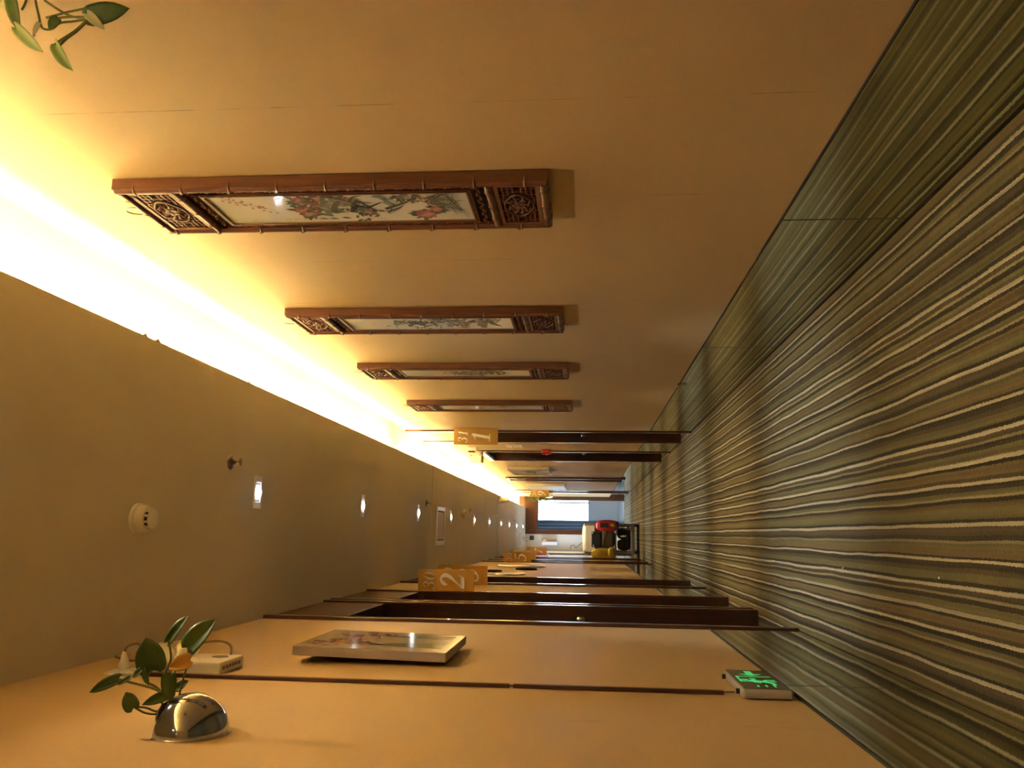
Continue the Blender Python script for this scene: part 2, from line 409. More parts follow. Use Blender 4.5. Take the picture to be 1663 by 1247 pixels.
door(6, 'left', *LEFT_DOORS[5], HEAD_L, CZ, 'farthest dark brown door on the left behind sign 307', 'transom')
door(7, 'right', *RIGHT_DOORS[0], HEAD_R, KZ, 'dark brown door on the right behind sign 311', 'paper_r')
door(8, 'right', *RIGHT_DOORS[1], HEAD_R, KZ, 'dark recessed doorway on the right beside the red alarm box', None, .06, .13)
door(9, 'right', *RIGHT_DOORS[2], HEAD_R, KZ, 'farthest dark brown door on the right behind sign 309', 'paper_r')

# ---- end wall with its open doorway, and the bright room beyond
DX0, DX1, DZ = .10, .85, 2.165
sbuild(MB().box(LX-.24, DX0, Y1, Y1+.16, 0, KZ+.05).box(DX1, 1.6, Y1, Y1+.16, 0, KZ+.05).box(DX0, DX1, Y1, Y1+.16, DZ, KZ+.05), 'wall_end', 'white', 'white wall closing the far end of the corridor')
d = struct('door_10', 'brown wooden frame of the open doorway at the far end', ((DX0+DX1)/2, Y1, 0))
MB().box(-.005, DX0+.01, Y1-.03, Y1+.17, 0, DZ).build('casing', 'casing', d, bevel=.004)
MB().box(DX1-.01, .93, Y1-.03, Y1+.17, 0, DZ).build('casing', 'casing', d, bevel=.004)
MB().box(-.005, .93, Y1-.03, Y1+.17, DZ, CZ).box(EX+.01, .93, Y1-.03, Y1, CZ, KZ).build('head_panel', 'transom', d, bevel=.004)
# room beyond
WX0, WX1, WZ0, WZ1 = -.05, 1.95, .84, 2.45
sbuild(MB().box(-1.6, 3.0, Y1+.02, YB+.2, -.12, -.002), 'floor_beyond', 'tile', 'pale shiny tiled floor of the room beyond')
sbuild(MB().box(-1.6, 3.0, Y1+.16, YB+.2, 2.7, 2.8), 'ceiling_beyond', 'white', 'ceiling of the room beyond')
sbuild(MB().box(-1.6, WX0, YB, YB+.15, 0, 2.7).box(WX1, 3.0, YB, YB+.15, 0, 2.7).box(WX0, WX1, YB, YB+.15, 0, WZ0).box(WX0, WX1, YB, YB+.15, WZ1, 2.7), 'wall_beyond', 'white', 'white wall under the window of the room beyond')
sbuild(MB().box(-1.7, -1.6, Y1, YB+.2, 0, 2.8).box(3.0, 3.1, Y1, YB+.2, 0, 2.8), 'wall_beyond_sides', 'white', 'side walls of the room beyond')
w = struct('window_1', 'bright window seen through the open doorway', ((WX0+WX1)/2, YB, WZ0))
for xx in (WX0, (WX0+WX1)/2-.02, WX1-.04): MB().box(xx, xx+.04, YB+.03, YB+.08, WZ0, WZ1).build('mullion', 'white', w)
for zz in (WZ0, WZ1-.04): MB().box(WX0+.04, WX1-.04, YB+.03, YB+.08, zz, zz+.04).build('rail', 'white', w)
for xx in (WX0+.04, (WX0+WX1)/2+.02): MB().box(xx, xx+.94, YB+.05, YB+.056, WZ0+.04, WZ1-.04).build('pane', 'glass', w)
# unseen side hall added past the last left door to cool the far end
hx = -3.2
sbuild(MB().box(hx, LX-.24, ADDED_HALL[0]-.1, ADDED_HALL[0], 0, 2.5).box(hx, LX-.24, ADDED_HALL[1], ADDED_HALL[1]+.1, 0, 2.5).box(hx-.1, hx, ADDED_HALL[0]-.1, ADDED_HALL[1]+.1, 0, .8).box(hx-.1, hx, ADDED_HALL[0]-.1, ADDED_HALL[1]+.1, 2.3, 2.5), 'wall_added_hall', 'white', 'white walls of the added unseen side hall')
sbuild(MB().box(hx-.1, LX-.24, ADDED_HALL[0]-.1, ADDED_HALL[1]+.1, 2.5, 2.6), 'ceiling_added_hall', 'white', 'ceiling of the added unseen side hall')
sbuild(MB().box(hx-.1, LX-.3, ADDED_HALL[0]-.1, ADDED_HALL[1]+.1, -.12, -.001), 'floor_added_hall', 'tile', 'pale tiled floor of the added unseen side hall')
w = struct('window_added', 'window of the added unseen side hall', (hx, 20.1, .8))
for q in (ADDED_HALL[0], 20.08, ADDED_HALL[1]-.04): MB().box(hx-.07, hx-.03, q, q+.04, .8, 2.3).build('mullion', 'white', w)
# curtain at the left of the window
mb = MB(); n = 60; pts = []
for i in range(n+1):
    t = i/n; pts.append((-.20+t*.62, YB-.10+.035*sin(t*38)+.012*sin(t*91)))
for zz in (.04, 2.55):
    for (x, y) in pts: mb.v.append((x, y, zz))
for i in range(n): mb._f((i, i+1, n+1+i+1, n+1+i))
cu_ = mb.build('curtain', 'curtain', None, smooth=60); sm = cu_.modifiers.new('solid', 'SOLIDIFY'); sm.thickness = .006
tag(cu_, 'grey-blue curtain hanging left of the bright far window', 'curtain')

# ------------------------------------------------------------------ recessed lights in the ceiling recess
k = 0; y = Y0+.1
gapY = 6.85
while y < Y1-.3:
    ln = 1.16
    if abs(y+ln-gapY) < .7: pass
    t = thing('light_tube', ('glowing warm tube lamp lying hidden in the ceiling recess'), 'lamp', (.54, y, CZ+.016), 'tube lamps in the ceiling recess')
    x, z = .54, CZ+.080
    MB().box(x-.018, x+.018, y, y+ln, CZ+.016, CZ+.064).build('batten', 'plastic', t)
    MB().tube([(x, y+.02, z), (x, y+ln-.02, z)], .013, 6, cap=False).build('tube', 'tube', t, smooth=80)
    for q in (y+.003, y+ln-.022): MB().box(x-.014, x+.014, q, q+.019, CZ+.064, z+.016).build('end_holder', 'plastic', t)
    y += ln + (.34 if abs(y+ln-6.9) < .6 else .04)

# ------------------------------------------------------------------ downlights
DOWN = [(-1.8,'w'),(.07,'c'),(1.93,'w'),(3.82,'c'),(5.69,'w'),(7.63,'c'),(9.51,'w'),(11.53,'w'),(13.35,'c'),(15.2,'w'),(16.85,'c'),(18.6,'c'),(20.5,'c')]
ORD = ['behind','','out of frame','cool white square downlight nearest the camera in the ceiling','second downlight along the ceiling, warm white','third downlight along the ceiling, beside a sprinkler','fourth downlight along the ceiling, beyond the square hatch','fifth downlight along the ceiling','sixth downlight along the ceiling','seventh downlight along the ceiling','eighth downlight along the ceiling','ninth downlight along the ceiling','farthest downlight in the ceiling, by the end doorway']
for i, (yy, c) in enumerate(DOWN):
    lab = ORD[i] if i > 2 else ['small downlight in the ceiling farthest behind the viewer','small downlight in the ceiling above the viewer','small downlight in the ceiling above the wall plants'][i]
    X = .17; hx, hy = .075, .045
    t = thing('downlight', lab, 'lamp', (X, yy, CZ), 'downlights along the ceiling')
    mb = MB()
    mb.box(X-hx, X+hx, yy-hy, yy-.028, CZ-.005, CZ).box(X-hx, X+hx, yy+.028, yy+hy, CZ-.005, CZ)
    mb.box(X-hx, X-.045, yy-.028, yy+.028, CZ-.005, CZ).box(X+.045, X+hx, yy-.028, yy+.028, CZ-.005, CZ)
    mb.build('trim_plate', 'plastic', t, bevel=.002)
    for sx in (-1, 1):
        MB().box(X+sx*.044-.012, X+sx*.044+.012, yy-.027, yy+.027, CZ-.003, CZ-.0005).build('gimbal', 'greyplastic', t)
    MB().lathe([(0, .010), (.018, .009), (.026, .004), (.028, 0)], (X, yy, CZ-.004), (0,0,-1), 20).build('bulb', 'bulb_'+c, t, smooth=True)
    for nm, pw, ang, bl in (('downlight_beam', BEAM_POWER, 50, 1.0), ('downlight_spill', SPILL_POWER, 128, .8)):
        sl = bpy.data.lights.new(nm, 'SPOT'); sl.energy = pw*(1.0 if c == 'c' else 1.15)*(.35 if nm == 'downlight_beam' and yy < 3 else 1.0)*(1.25 if nm == 'downlight_spill' and yy < 3 else 1.0)
        sl.color = (.90,.96,1.0) if c == 'c' else (1.0,.78,.48)
        sl.spot_size = math.radians(ang); sl.spot_blend = bl; sl.shadow_soft_size = .02
        so = bpy.data.objects.new(nm, sl); COL.objects.link(so); so.parent = t; so.location = (0, 0, -.022)

# ------------------------------------------------------------------ ceiling fittings
def smoke(x, y, lab):
    t = thing('smoke_detector', lab, 'smoke detector', (x, y, CZ), 'smoke detectors')
    MB().lathe([(0,.0),(.052,0),(.052,.012),(.047,.014),(.046,.034),(.040,.042),(.034,.044)], (x,y,CZ), (0,0,-1), 32).build('base', 'plastic', t, smooth=30)
    MB().lathe([(.030,.040),(.030,.055),(0,.055)], (x,y,CZ), (0,0,-1), 24).build('sensing_chamber', 'dark', t)
    mb = MB()
    for i in range(10):
        a = 2*pi*i/10; mb.obox((x+.032*cos(a), y+.032*sin(a), CZ-.049), (.003*cos(a),.003*sin(a),0), (-.0035*sin(a),.0035*cos(a),0), (0,0,.008))
    mb.build('cage_ribs', 'plastic', t)
    MB().lathe([(.034,.055),(.033,.060),(.026,.064),(0,.066)], (x,y,CZ), (0,0,-1), 28).build('cap', 'plastic', t, smooth=30)
smoke(.03, 2.775, 'round white smoke detector nearest on the ceiling')
smoke(.237, 10.36, 'small round smoke detector far along the ceiling beyond the hatch')
def sprinkler(x, y, lab):
    t = thing('sprinkler', lab, 'sprinkler', (x, y, CZ), 'ceiling sprinklers')
    MB().lathe([(0,0),(.034,0),(.033,.004),(.026,.010),(.014,.012),(.012,.014)], (x,y,CZ), (0,0,-1), 24).build('escutcheon', 'brass', t, smooth=True)
    MB().lathe([(.009,.012),(.009,.022),(.006,.024)], (x,y,CZ), (0,0,-1), 12).build('nozzle', 'brass', t)
    mb = MB()
    for s in (-1, 1): mb.tube(crom([(x,y+s*.008,CZ-.02),(x,y+s*.012,CZ-.03),(x,y+s*.004,CZ-.042)],4), .002, 6)
    mb.build('yoke', 'brass', t)
    MB().lathe([(0,.040),(.005,.040),(.016,.043),(.016,.045),(0,.046)], (x,y,CZ), (0,0,-1), 16).build('deflector', 'brass', t)
for a in [(.284,3.50,'dark metal sprinkler nearest on the ceiling, beside the first downlight'),(.272,8.0,'metal sprinkler on the ceiling just before the square hatch'),(.295,11.08,'metal sprinkler on the ceiling beyond the far smoke detector'),(.29,14.1,'far metal sprinkler on the ceiling near the cone speaker'),(.28,18.0,'farthest metal sprinkler on the ceiling')]: sprinkler(*a)
def hatch(x0,x1,y0,y1,lab):
    t = thing('access_hatch', lab, 'access panel', ((x0+x1)/2,(y0+y1)/2,CZ), 'square hatches in the ceiling')
    f = .045
    MB().box(x0,x1,y0,y0+f,CZ-.012,CZ).box(x0,x1,y1-f,y1,CZ-.012,CZ).box(x0,x0+f,y0+f,y1-f,CZ-.012,CZ).box(x1-f,x1,y0+f,y1-f,CZ-.012,CZ).build('frame','plastic',t,bevel=.003)
    MB().box(x0+f-.002,x1-f+.002,y0+f-.002,y1-f+.002,CZ-.0015,CZ).build('gap','black',t)
    MB().box(x0+f+.012,x1-f-.012,y0+f+.012,y1-f-.012,CZ-.005,CZ-.0015).build('panel','paint',t)
hatch(-.13,.265,8.56,9.06,'square metal-framed hatch in the middle of the ceiling')
hatch(-.30,.06,19.4,19.85,'far square hatch in the ceiling near the end wall')
t = thing('ceiling_speaker','pale cone-shaped speaker on the ceiling beside the light recess','speaker',(.578,14.97,CZ))
MB().lathe([(0,0),(.07,0),(.07,.012),(.055,.03),(.045,.12),(.05,.14),(0,.142)],(.578,14.97,CZ),(0,0,-1),24).build('cone','plastic',t,smooth=30)
MB().lathe([(0,.143),(.035,.143),(.035,.148),(0,.15)],(.578,14.97,CZ),(0,0,-1),20).build('grille','dark',t)
t = thing('security_camera','small black camera hanging from the ceiling before the end wall','camera',(-.095,20.5,CZ))
MB().lathe([(0,0),(.03,0),(.03,.008),(.008,.012),(.008,.17)],(-.095,20.5,CZ),(0,0,-1),14).build('arm','steel',t)
MB().box(-.15,-.04,20.44,20.56,2.20,2.305).build('body','dark',t,bevel=.02)
MB().lathe([(0,.0),(.03,0),(.034,.012),(.02,.016),(0,.016)],(-.095,20.44,2.25),(0,-1,0),16).build('lens','exitface',t)
MB().tube(crom([(-.095,20.5,CZ-.01),(-.16,20.5,CZ-.05),(-.17,20.5,2.36),(-.11,20.5,2.30)],6),.004,6).build('cable','dark',t)

# ------------------------------------------------------------------ carved panels with porcelain paintings
PW, PH, PD = .335, 1.185, .034
XF = RX-.004-PD                 # front plane of the frames
_pc = {}
def cached(key, fn):
    if key not in _pc: _pc[key] = fn()
    return _pc[key]
# local frame: origin at (RX, ynear, 1.05); depth axis -X
def lx(d): return -.004-PD+d    # d = distance behind the front plane
def p_stile(sy):
    mb = MB(); y0, y1 = (0, .028) if sy == 0 else (PW-.028, PW)
    mb.box(lx(.006), -.002, y0, y1, 0, PH)
    yc = (y0+y1)/2
    mb.tube([(lx(.011), yc, .004), (lx(.011), yc, PH-.004)], .0135, 12)
    for i in range(9):
        z = .06+i*.133+(.03 if sy else 0)
        mb.tube([(lx(.011), yc, z-.005), (lx(.011), yc, z), (lx(.011), yc, z+.005)], [.0130,.0165,.0130], 12, False)
        mb.obox((lx(.002), yc+.009, z+.007), (.004,0,0), (0,.006,.004), (0,-.002,.003))
    return mb.mesh('stile', 'rosewood', 35)
def p_rail(z, r=.012):
    mb = MB(); mb.box(lx(.012), -.004, .028, PW-.028, z-r*.8, z+r*.8)
    mb.tube([(lx(.010), .024, z), (lx(.010), PW-.024, z)], r, 12)
    for y in (.07, .17, .265): mb.tube([(lx(.010), y-.005, z), (lx(.010), y, z), (lx(.010), y+.005, z)], [r*.96, r*1.22, r*.96], 12, False)
    return mb.mesh('bamboo_rail', 'rosewood', 35)
def p_fret(z0, z1):
    y0, y1 = .028, PW-.028; a = .012; d0, d1 = lx(.007), lx(.015)
    mb = MB()
    # board with opening
    mb.box(d0-.002, d1, y0, y1, z0, z0+a).box(d0-.002, d1, y0, y1, z1-a, z1).box(d0-.002, d1, y0, y0+a, z0+a, z1-a).box(d0-.002, d1, y1-a, y1, z0+a, z1-a)
    Y0_, Y1_, Z0_, Z1_ = y0+a, y1-a, z0+a, z1-a
    w = .0028
    def hb(y, yy, z): mb.box(d0, d1, y, yy, z-w/2, z+w/2)
    def vb(y, z, zz): mb.box(d0, d1, y-w/2, y+w/2, z, zz)
    yc, zc = (Y0_+Y1_)/2, (Z0_+Z1_)/2; hw, hh = (Y1_-Y0_)/2, (Z1_-Z0_)/2
    for sy in (-1, 1):
        for sz in (-1, 1):
            Y = lambda f: yc+sy*hw*f
            Z = lambda f: zc+sz*hh*f
            def H(f0, f1, g): hb(min(Y(f0),Y(f1)), max(Y(f0),Y(f1)), Z(g))
            def V(f, g0, g1): vb(Y(f), min(Z(g0),Z(g1)), max(Z(g0),Z(g1)))
            H(.42,1.,.78); H(.55,.95,.50); H(.66,1.,.22); V(.86,.22,1.); V(.72,.0,.78); V(.56,.5,1.); V(.30,.74,1.); V(.42,.55,.80); H(.10,.42,.86)
    # medallion: quatrefoil ring, leaf scrolls and blossom
    ring = []
    for i in range(40):
        q = 2*pi*i/40; rr = 1+.12*abs(cos(2*q))**.6
        ring.append((d0-.001, yc+hw*.52*rr*cos(q), zc+hh*.72*rr*sin(q)))
    mb.tube(ring, .0026, 6, closed=True)
    for i in range(5):
        q = 2*pi*i/5+.3; mb.blob((d0-.002, yc+hw*.13*cos(q), zc+hh*.24*sin(q)), (.003, .011, .009), 8)
    mb.blob((d0-.004, yc, zc), (.004, .007, .007), 8)
    for i in range(8):
        q = 2*pi*i/8+.2; r1, r2 = .24, .50
        mb.tube(crom([(d0-.001, yc+hw*r1*cos(q), zc+hh*1.3*r1*sin(q)), (d0-.003, yc+hw*.4*cos(q+.35), zc+hh*.52*sin(q+.35)), (d0, yc+hw*r2*cos(q+.1), zc+hh*1.38*r2*sin(q+.1))], 4), [.002,.0035,.004,.0045,.0045,.004,.003,.0025,.002], 6)
        mb.blob((d0-.002, yc+hw*.38*cos(q-.2), zc+hh*.50*sin(q-.2)), (.003, .006, .005), 6)
    return mb.mesh('fretwork_panel', 'carve', 35)
def p_strip(y0, y1, z0, z1, horiz):
    mb = MB(); rnd = random.Random(3)
    L = (y1-y0) if horiz else (z1-z0); n = int(L/.012)
    for i in range(n):
        t = (i+.5)/n; c = (y0+(y1-y0)*t, (z0+z1)/2+.005*sin(i*1.7)) if horiz else ((y0+y1)/2+.004*sin(i*1.7), z0+(z1-z0)*t)
        mb.blob((lx(.010), c[0], c[1]), (.005, .006 if horiz else .005, .005 if horiz else .007), 6)
    return mb.mesh('carved_strip', 'carve', True)
def p_mould():
    mb = MB(); iy0, iy1, iz0, iz1 = .052, PW-.052, .210, .968; w = .008
    for k, (d, off, ww) in enumerate(((.0055, 0, .007), (.003, .007, .006))):
        a, b_, c, e = iy0+off, iy1-off, iz0+off, iz1-off
        mb.box(lx(d), lx(.016), a, b_, c, c+ww).box(lx(d), lx(.016), a, b_, e-ww, e).box(lx(d), lx(.016), a, a+ww, c+ww, e-ww).box(lx(d), lx(.016), b_-ww, b_, c+ww, e-ww)
    return mb.mesh('inner_moulding', 'rosewood')
def p_gilt():
    mb = MB(); a, b_, c, e = .0625, PW-.0625, .2205, .9575; w = .0025
    mb.box(lx(.0045), lx(.015), a, b_, c, c+w).box(lx(.0045), lx(.015), a, b_, e-w, e).box(lx(.0045), lx(.015), a, a+w, c+w, e-w).box(lx(.0045), lx(.015), b_-w, b_, c+w, e-w)
    return mb.mesh('gilt_line', 'gilt')
def p_back(): return MB().box(lx(.0155), -.003, .02, PW-.02, .01, PH-.01).mesh('backboard', 'recess')
def p_porc(): return MB().box(lx(.0085), lx(.0158), .065, PW-.065, .223, .955).mesh('porcelain_panel', 'porcelain')
def p_hook():
    mb = MB(); pts = [(-.012, PW*.62+.026*cos(2*pi*i/20), PH+.040+.034*sin(2*pi*i/20)) for i in range(20)]
    mb.tube(pts, .0022, 6, closed=True); mb.box(-.016, -.004, PW*.62-.008, PW*.62+.008, PH-.004, PH+.010)
    return mb.mesh('hanging_ring', 'brass', True)
class Paint:
    """flat overglaze picture; s runs from the viewer's left (far edge) to right, t upwards, both in metres"""
    def __init__(s, x, ymax, z0, seed): s.mb = MB(); s.x = x; s.ym = ymax; s.z0 = z0; s.k = 0; s.r = random.Random(seed)
    def P(s, a, b): return (s.x-s.k*4e-6, s.ym-a, s.z0+b)
    def jc(s, c, j=.12): q = 1+s.r.uniform(-j, j); return tuple(max(0, v*q) for v in c)
    def ell(s, a, b, ra, rb, ang, c, n=9):
        s.k += 1; s.mb.col = s.jc(c)
        s.mb.poly([s.P(a+ra*cos(q)*cos(ang)-rb*sin(q)*sin(ang), b+ra*cos(q)*sin(ang)+rb*sin(q)*cos(ang)) for q in [2*pi*i/n for i in range(n)]])
    def leaf(s, a, b, l, w, ang, c):
        s.k += 1; s.mb.col = s.jc(c, .25); ca, sa = cos(ang), sin(ang)
        prof = [(0,0),(.25,.8),(.5,1),(.75,.6),(1,0),(.75,-.6),(.5,-1),(.25,-.8)]
        s.mb.poly([s.P(a+l*u*ca-w*.5*v*sa, b+l*u*sa+w*.5*v*ca) for u, v in prof])
    def line(s, pts, w0, w1, c):
        P = crom([(p[0], p[1], 0) for p in pts], 6); s.k += 1; n = len(P)
        for i in range(n-1):
            t = (P[i+1]-P[i]); t = t.normalized() if t.length > 0 else Vector((1,0,0)); nx, ny = -t.y, t.x
            wa = w0+(w1-w0)*i/(n-1); wb = w0+(w1-w0)*(i+1)/(n-1); s.mb.col = s.jc(c, .2)
            s.mb.poly([s.P(P[i].x-nx*wa/2, P[i].y-ny*wa/2), s.P(P[i+1].x-nx*wb/2, P[i+1].y-ny*wb/2), s.P(P[i+1].x+nx*wb/2, P[i+1].y+ny*wb/2), s.P(P[i].x+nx*wa/2, P[i].y+ny*wa/2)])
    def peony(s, a, b, r, c):
        for i in range(9): q = s.r.uniform(0, 2*pi); s.leaf(a+.6*r*cos(q), b+.6*r*sin(q), r*s.r.uniform(.8,1.3), r*.42, q, (.13,.17,.11))
        for ring, (rr, m) in enumerate(((.72,11),(.45,8),(.2,5))):
            for i in range(m):
                q = 2*pi*i/m+s.r.uniform(-.2,.2); f = .75+.2*ring
                s.ell(a+rr*r*cos(q), b+rr*r*sin(q)*.85, r*.34, r*.26, q, (lambda g: tuple(min(1, v*f*g) for v in c))(s.r.uniform(.7,1.25)))
        s.ell(a, b, r*.15, r*.13, 0, (.55,.36,.10))
    def writing(s, a, b, n, rows, step=.0085, c=(.10,.08,.07)):
        for r in range(rows):
            for i in range(n):
                if s.r.random() < .12: continue
                q = .0035
                for _ in range(3):
                    ang = s.r.choice((0, pi/2, .7, -.7)); s.ell(a+r*.011+s.r.uniform(-q,q)*.6, b-i*step+s.r.uniform(-q,q)*.6, q*.75, .0006, ang, c, 4)
    def rock(s, a, b, w, h, c=(.22,.24,.21)):
        for i in range(16):
            t = s.r.random(); q = s.r.uniform(.6, 1.5)
            s.line([(a+w*s.r.uniform(-.5,.5), b+h*t), (a+w*s.r.uniform(-.3,.5)+w*.1, b+h*(t-.12*q)), (a+w*s.r.uniform(-.5,.6), b+h*(t-.3*q))], w*.16, w*.02, (lambda f: tuple(v*f for v in c))(s.r.uniform(.35,1.7)))
    def done(s, parent, mt, name='painting'):
        o = s.mb.build(name, mt, parent); o['kind'] = 'stuff'; return o
def paint_panel(idx, porc, y):
    # porcelain is 0.205 wide and 0.732 tall
    p = Paint(XF+.0081, y+PW-.065, 1.05+.223, 20+idx)
    if idx == 0:
        p.line([(.205,.70),(.16,.66),(.12,.60),(.08,.56)], .003, .001, (.33,.20,.17))
        for i in range(26):
            t = p.r.random(); p.ell(.19-.12*t+p.r.uniform(-.02,.02), .69-.13*t+p.r.uniform(-.012,.012), .006, .004, p.r.uniform(0,3), (.55,.28,.27))
        p.writing(.020,.56,14,2); p.line([(.205,.46),(.15,.44),(.10,.42),(.07,.36)], .004,.002,(.2,.13,.09))
        for (a,b,r) in ((.085,.475,.042),(.125,.43,.030),(.155,.475,.030),(.07,.30,.022),(.16,.36,.034),(.05,.135,.034),(.085,.10,.022)): p.peony(a,b,r,(.50,.25,.24))
        for i in range(40): p.leaf(.11+p.r.gauss(0,.045),.43+p.r.gauss(0,.05),.03,.012,p.r.uniform(0,6.3),(.15,.19,.12))
        p.rock(.15,.34,.09,.12,(.30,.20,.15)); p.rock(.135,.235,.13,.19); p.rock(.16,.12,.06,.10,(.2,.2,.18))
        for i in range(4): p.line([(.06+.012*i,.245),(.11+.012*i,.20-.01*i),(.19,.235-.03*i)],.012,.003,(.10,.11,.10) if i % 2 else (.42,.45,.40))
        for i in range(18): p.leaf(.06+p.r.gauss(0,.03),.30+p.r.gauss(0,.03),.026,.01,p.r.uniform(0,6.3),(.14,.2,.13))
        for i in range(14): p.leaf(.15+p.r.gauss(0,.018),.11+p.r.gauss(0,.012),.02,.006,p.r.uniform(0,6.3),(.42,.12,.12))
        for i in range(22): p.line([(.13+.05*p.r.random(),.11),(.12+p.r.uniform(-.05,.08),.06),(.09+p.r.uniform(-.07,.11),.02+p.r.uniform(-.01,.03))],.004,.001,(.13,.15,.11))
        p.writing(.022,.285,3,1,.011,(.04,.03,.03))
    elif idx == 1:
        p.writing(.020,.60,12,2); p.writing(.09,.62,3,1)
        p.rock(.11,.40,.12,.14,(.2,.24,.2)); p.rock(.10,.10,.17,.20,(.26,.27,.24)); p.rock(.15,.22,.1,.14,(.3,.3,.27))
        for i in range(50): p.leaf(.11+p.r.gauss(0,.05),.40+p.r.gauss(0,.055),.028,.011,p.r.uniform(0,6.3),(.17,.22,.17))
        p.line([(.02,.42),(.08,.36),(.13,.30),(.18,.20)],.007,.002,(.17,.13,.1))
        p.peony(.09,.22,.022,(.5,.32,.3)); p.peony(.15,.33,.02,(.5,.35,.32))
        for i in range(16): p.line([(.05,.05),(.08+.05*p.r.random(),.09),(.12+.08*p.r.random(),.05+.1*p.r.random())],.004,.001,(.15,.17,.14))
    elif idx == 2:
        p.writing(.025,.64,10,1)
        for (a,b,r) in ((.11,.40,.04),(.07,.33,.032),(.14,.30,.028)): p.peony(a,b,r,(.60,.42,.40))
        p.rock(.11,.14,.14,.16,(.26,.26,.23)); p.rock(.08,.34,.08,.1,(.3,.26,.2))
        for i in range(40): p.leaf(.11+p.r.gauss(0,.045),.31+p.r.gauss(0,.09),.03,.011,p.r.uniform(0,6.3),(.2,.23,.17))
    else:
        p.line([(.18,.66),(.12,.55),(.10,.40),(.12,.20),(.06,.06)],.006,.004,(.22,.15,.11))
        for i in range(60): p.leaf(.11+p.r.gauss(0,.035),.38+p.r.gauss(0,.15),.024,.009,p.r.uniform(0,6.3),(.24,.26,.2))
        for (a,b,r) in ((.07,.45,.022),(.13,.28,.024)): p.peony(a,b,r,(.62,.36,.33))
        p.writing(.025,.62,8,1)
    p.done(porc, 'paintcol')
PLAB = ['carved wooden panel with pink peony porcelain painting, nearest of four on the right wall',
        'carved wooden panel with grey landscape porcelain painting, second of four on the right wall',
        'carved wooden panel with pale blossom porcelain painting, third of four on the right wall',
        'carved wooden panel with slender branch porcelain painting, fourth of four, beside sign 311']
for i, y in enumerate((2.052, 3.388, 4.545, 5.878)):
    t = thing('carved_panel', PLAB[i], 'picture', (RX, y, 1.05), 'carved porcelain picture panels')
    inst('backboard', cached('back', p_back), t)
    inst('stile', cached('s0', lambda: p_stile(0)), t); inst('stile', cached('s1', lambda: p_stile(1)), t)
    for z in (.012, .160, 1.021, PH-.012): inst('bamboo_rail', cached('r%.3f' % z, lambda: p_rail(z)), t)
    inst('fretwork_panel', cached('f0', lambda: p_fret(.024, .148)), t); inst('fretwork_panel', cached('f1', lambda: p_fret(1.033, PH-.024)), t)
    inst('carved_strip', cached('c0', lambda: p_strip(.03, PW-.03, .173, .210, True)), t); inst('carved_strip', cached('c1', lambda: p_strip(.03, PW-.03, .968, 1.008, True)), t)
    inst('carved_strip', cached('c2', lambda: p_strip(.029, .052, .21, .968, False)), t); inst('carved_strip', cached('c3', lambda: p_strip(PW-.052, PW-.029, .21, .968, False)), t)
    mo = inst('inner_moulding', cached('m', p_mould), t); inst('gilt_line', cached('g', p_gilt), mo)
    po = inst('porcelain_panel', cached('p', p_porc), t); paint_panel(i, po, y)
    inst('hanging_ring', cached('h', p_hook), t)

# ------------------------------------------------------------------ room signs
def ell_path(cx, cy, rx, ry, a0, a1, n=22, wf=None):
    out = []
    for i in range(n+1):
        a = a0+(a1-a0)*i/n; out.append((cx+rx*cos(a), cy+ry*sin(a), wf(a) if wf else .06))
    return out
def cr3(pts, k=7): return [tuple(v) for v in crom(pts, k)]
hw_ = lambda a: .022+.10*abs(cos(a))**1.5
GL = {
 '0': [ell_path(.34,.5,.25,.46,0,2*pi,32,hw_)],
 '1': [[(.36,.03,.125),(.36,.5,.125),(.36,.95,.12)], cr3([(.37,.96,.07),(.27,.84,.05),(.10,.78,.03)]), [(.14,.02,.04),(.58,.02,.04)]],
 '2': [cr3([(.12,.70,.03),(.13,.84,.13),(.33,.965,.05),(.53,.80,.13),(.50,.60,.13),(.32,.36,.06),(.09,.07,.02)]), [(.07,.055,.11),(.35,.05,.10),(.60,.06,.10)], [(.58,.03,.04),(.64,.22,.02)]],
 '3': [cr3([(.12,.80,.10),(.20,.93,.05),(.36,.96,.04),(.53,.80,.12),(.46,.60,.06),(.27,.54,.03)]), cr3([(.27,.54,.03),(.48,.48,.06),(.57,.28,.14),(.44,.06,.06),(.24,.03,.04),(.10,.14,.05),(.10,.22,.10)])],
 '5': [[(.18,.93,.11),(.40,.91,.12),(.62,.95,.09)], [(.19,.94,.03),(.15,.55,.03)], cr3([(.15,.56,.03),(.34,.62,.05),(.57,.46,.12),(.55,.20,.13),(.36,.03,.05),(.16,.05,.04),(.08,.16,.09)])],
 '6': [cr3([(.58,.95,.04),(.38,.86,.06),(.18,.58,.11),(.12,.30,.13),(.22,.08,.07),(.36,.03,.03),(.53,.12,.09),(.56,.32,.12),(.48,.52,.06),(.34,.56,.03),(.18,.42,.03)])],
 '7': [[(.08,.92,.11),(.35,.93,.11),(.62,.92,.10)], cr3([(.63,.95,.03),(.50,.68,.05),(.32,.38,.10),(.25,.04,.14)]), [(.09,.96,.03),(.08,.76,.02)]],
 '9': [cr3([(.10,.05,.04),(.30,.14,.06),(.50,.42,.11),(.56,.70,.13),(.46,.92,.07),(.32,.97,.03),(.15,.88,.09),(.12,.68,.12),(.20,.48,.06),(.34,.44,.03),(.50,.58,.03)])],
}
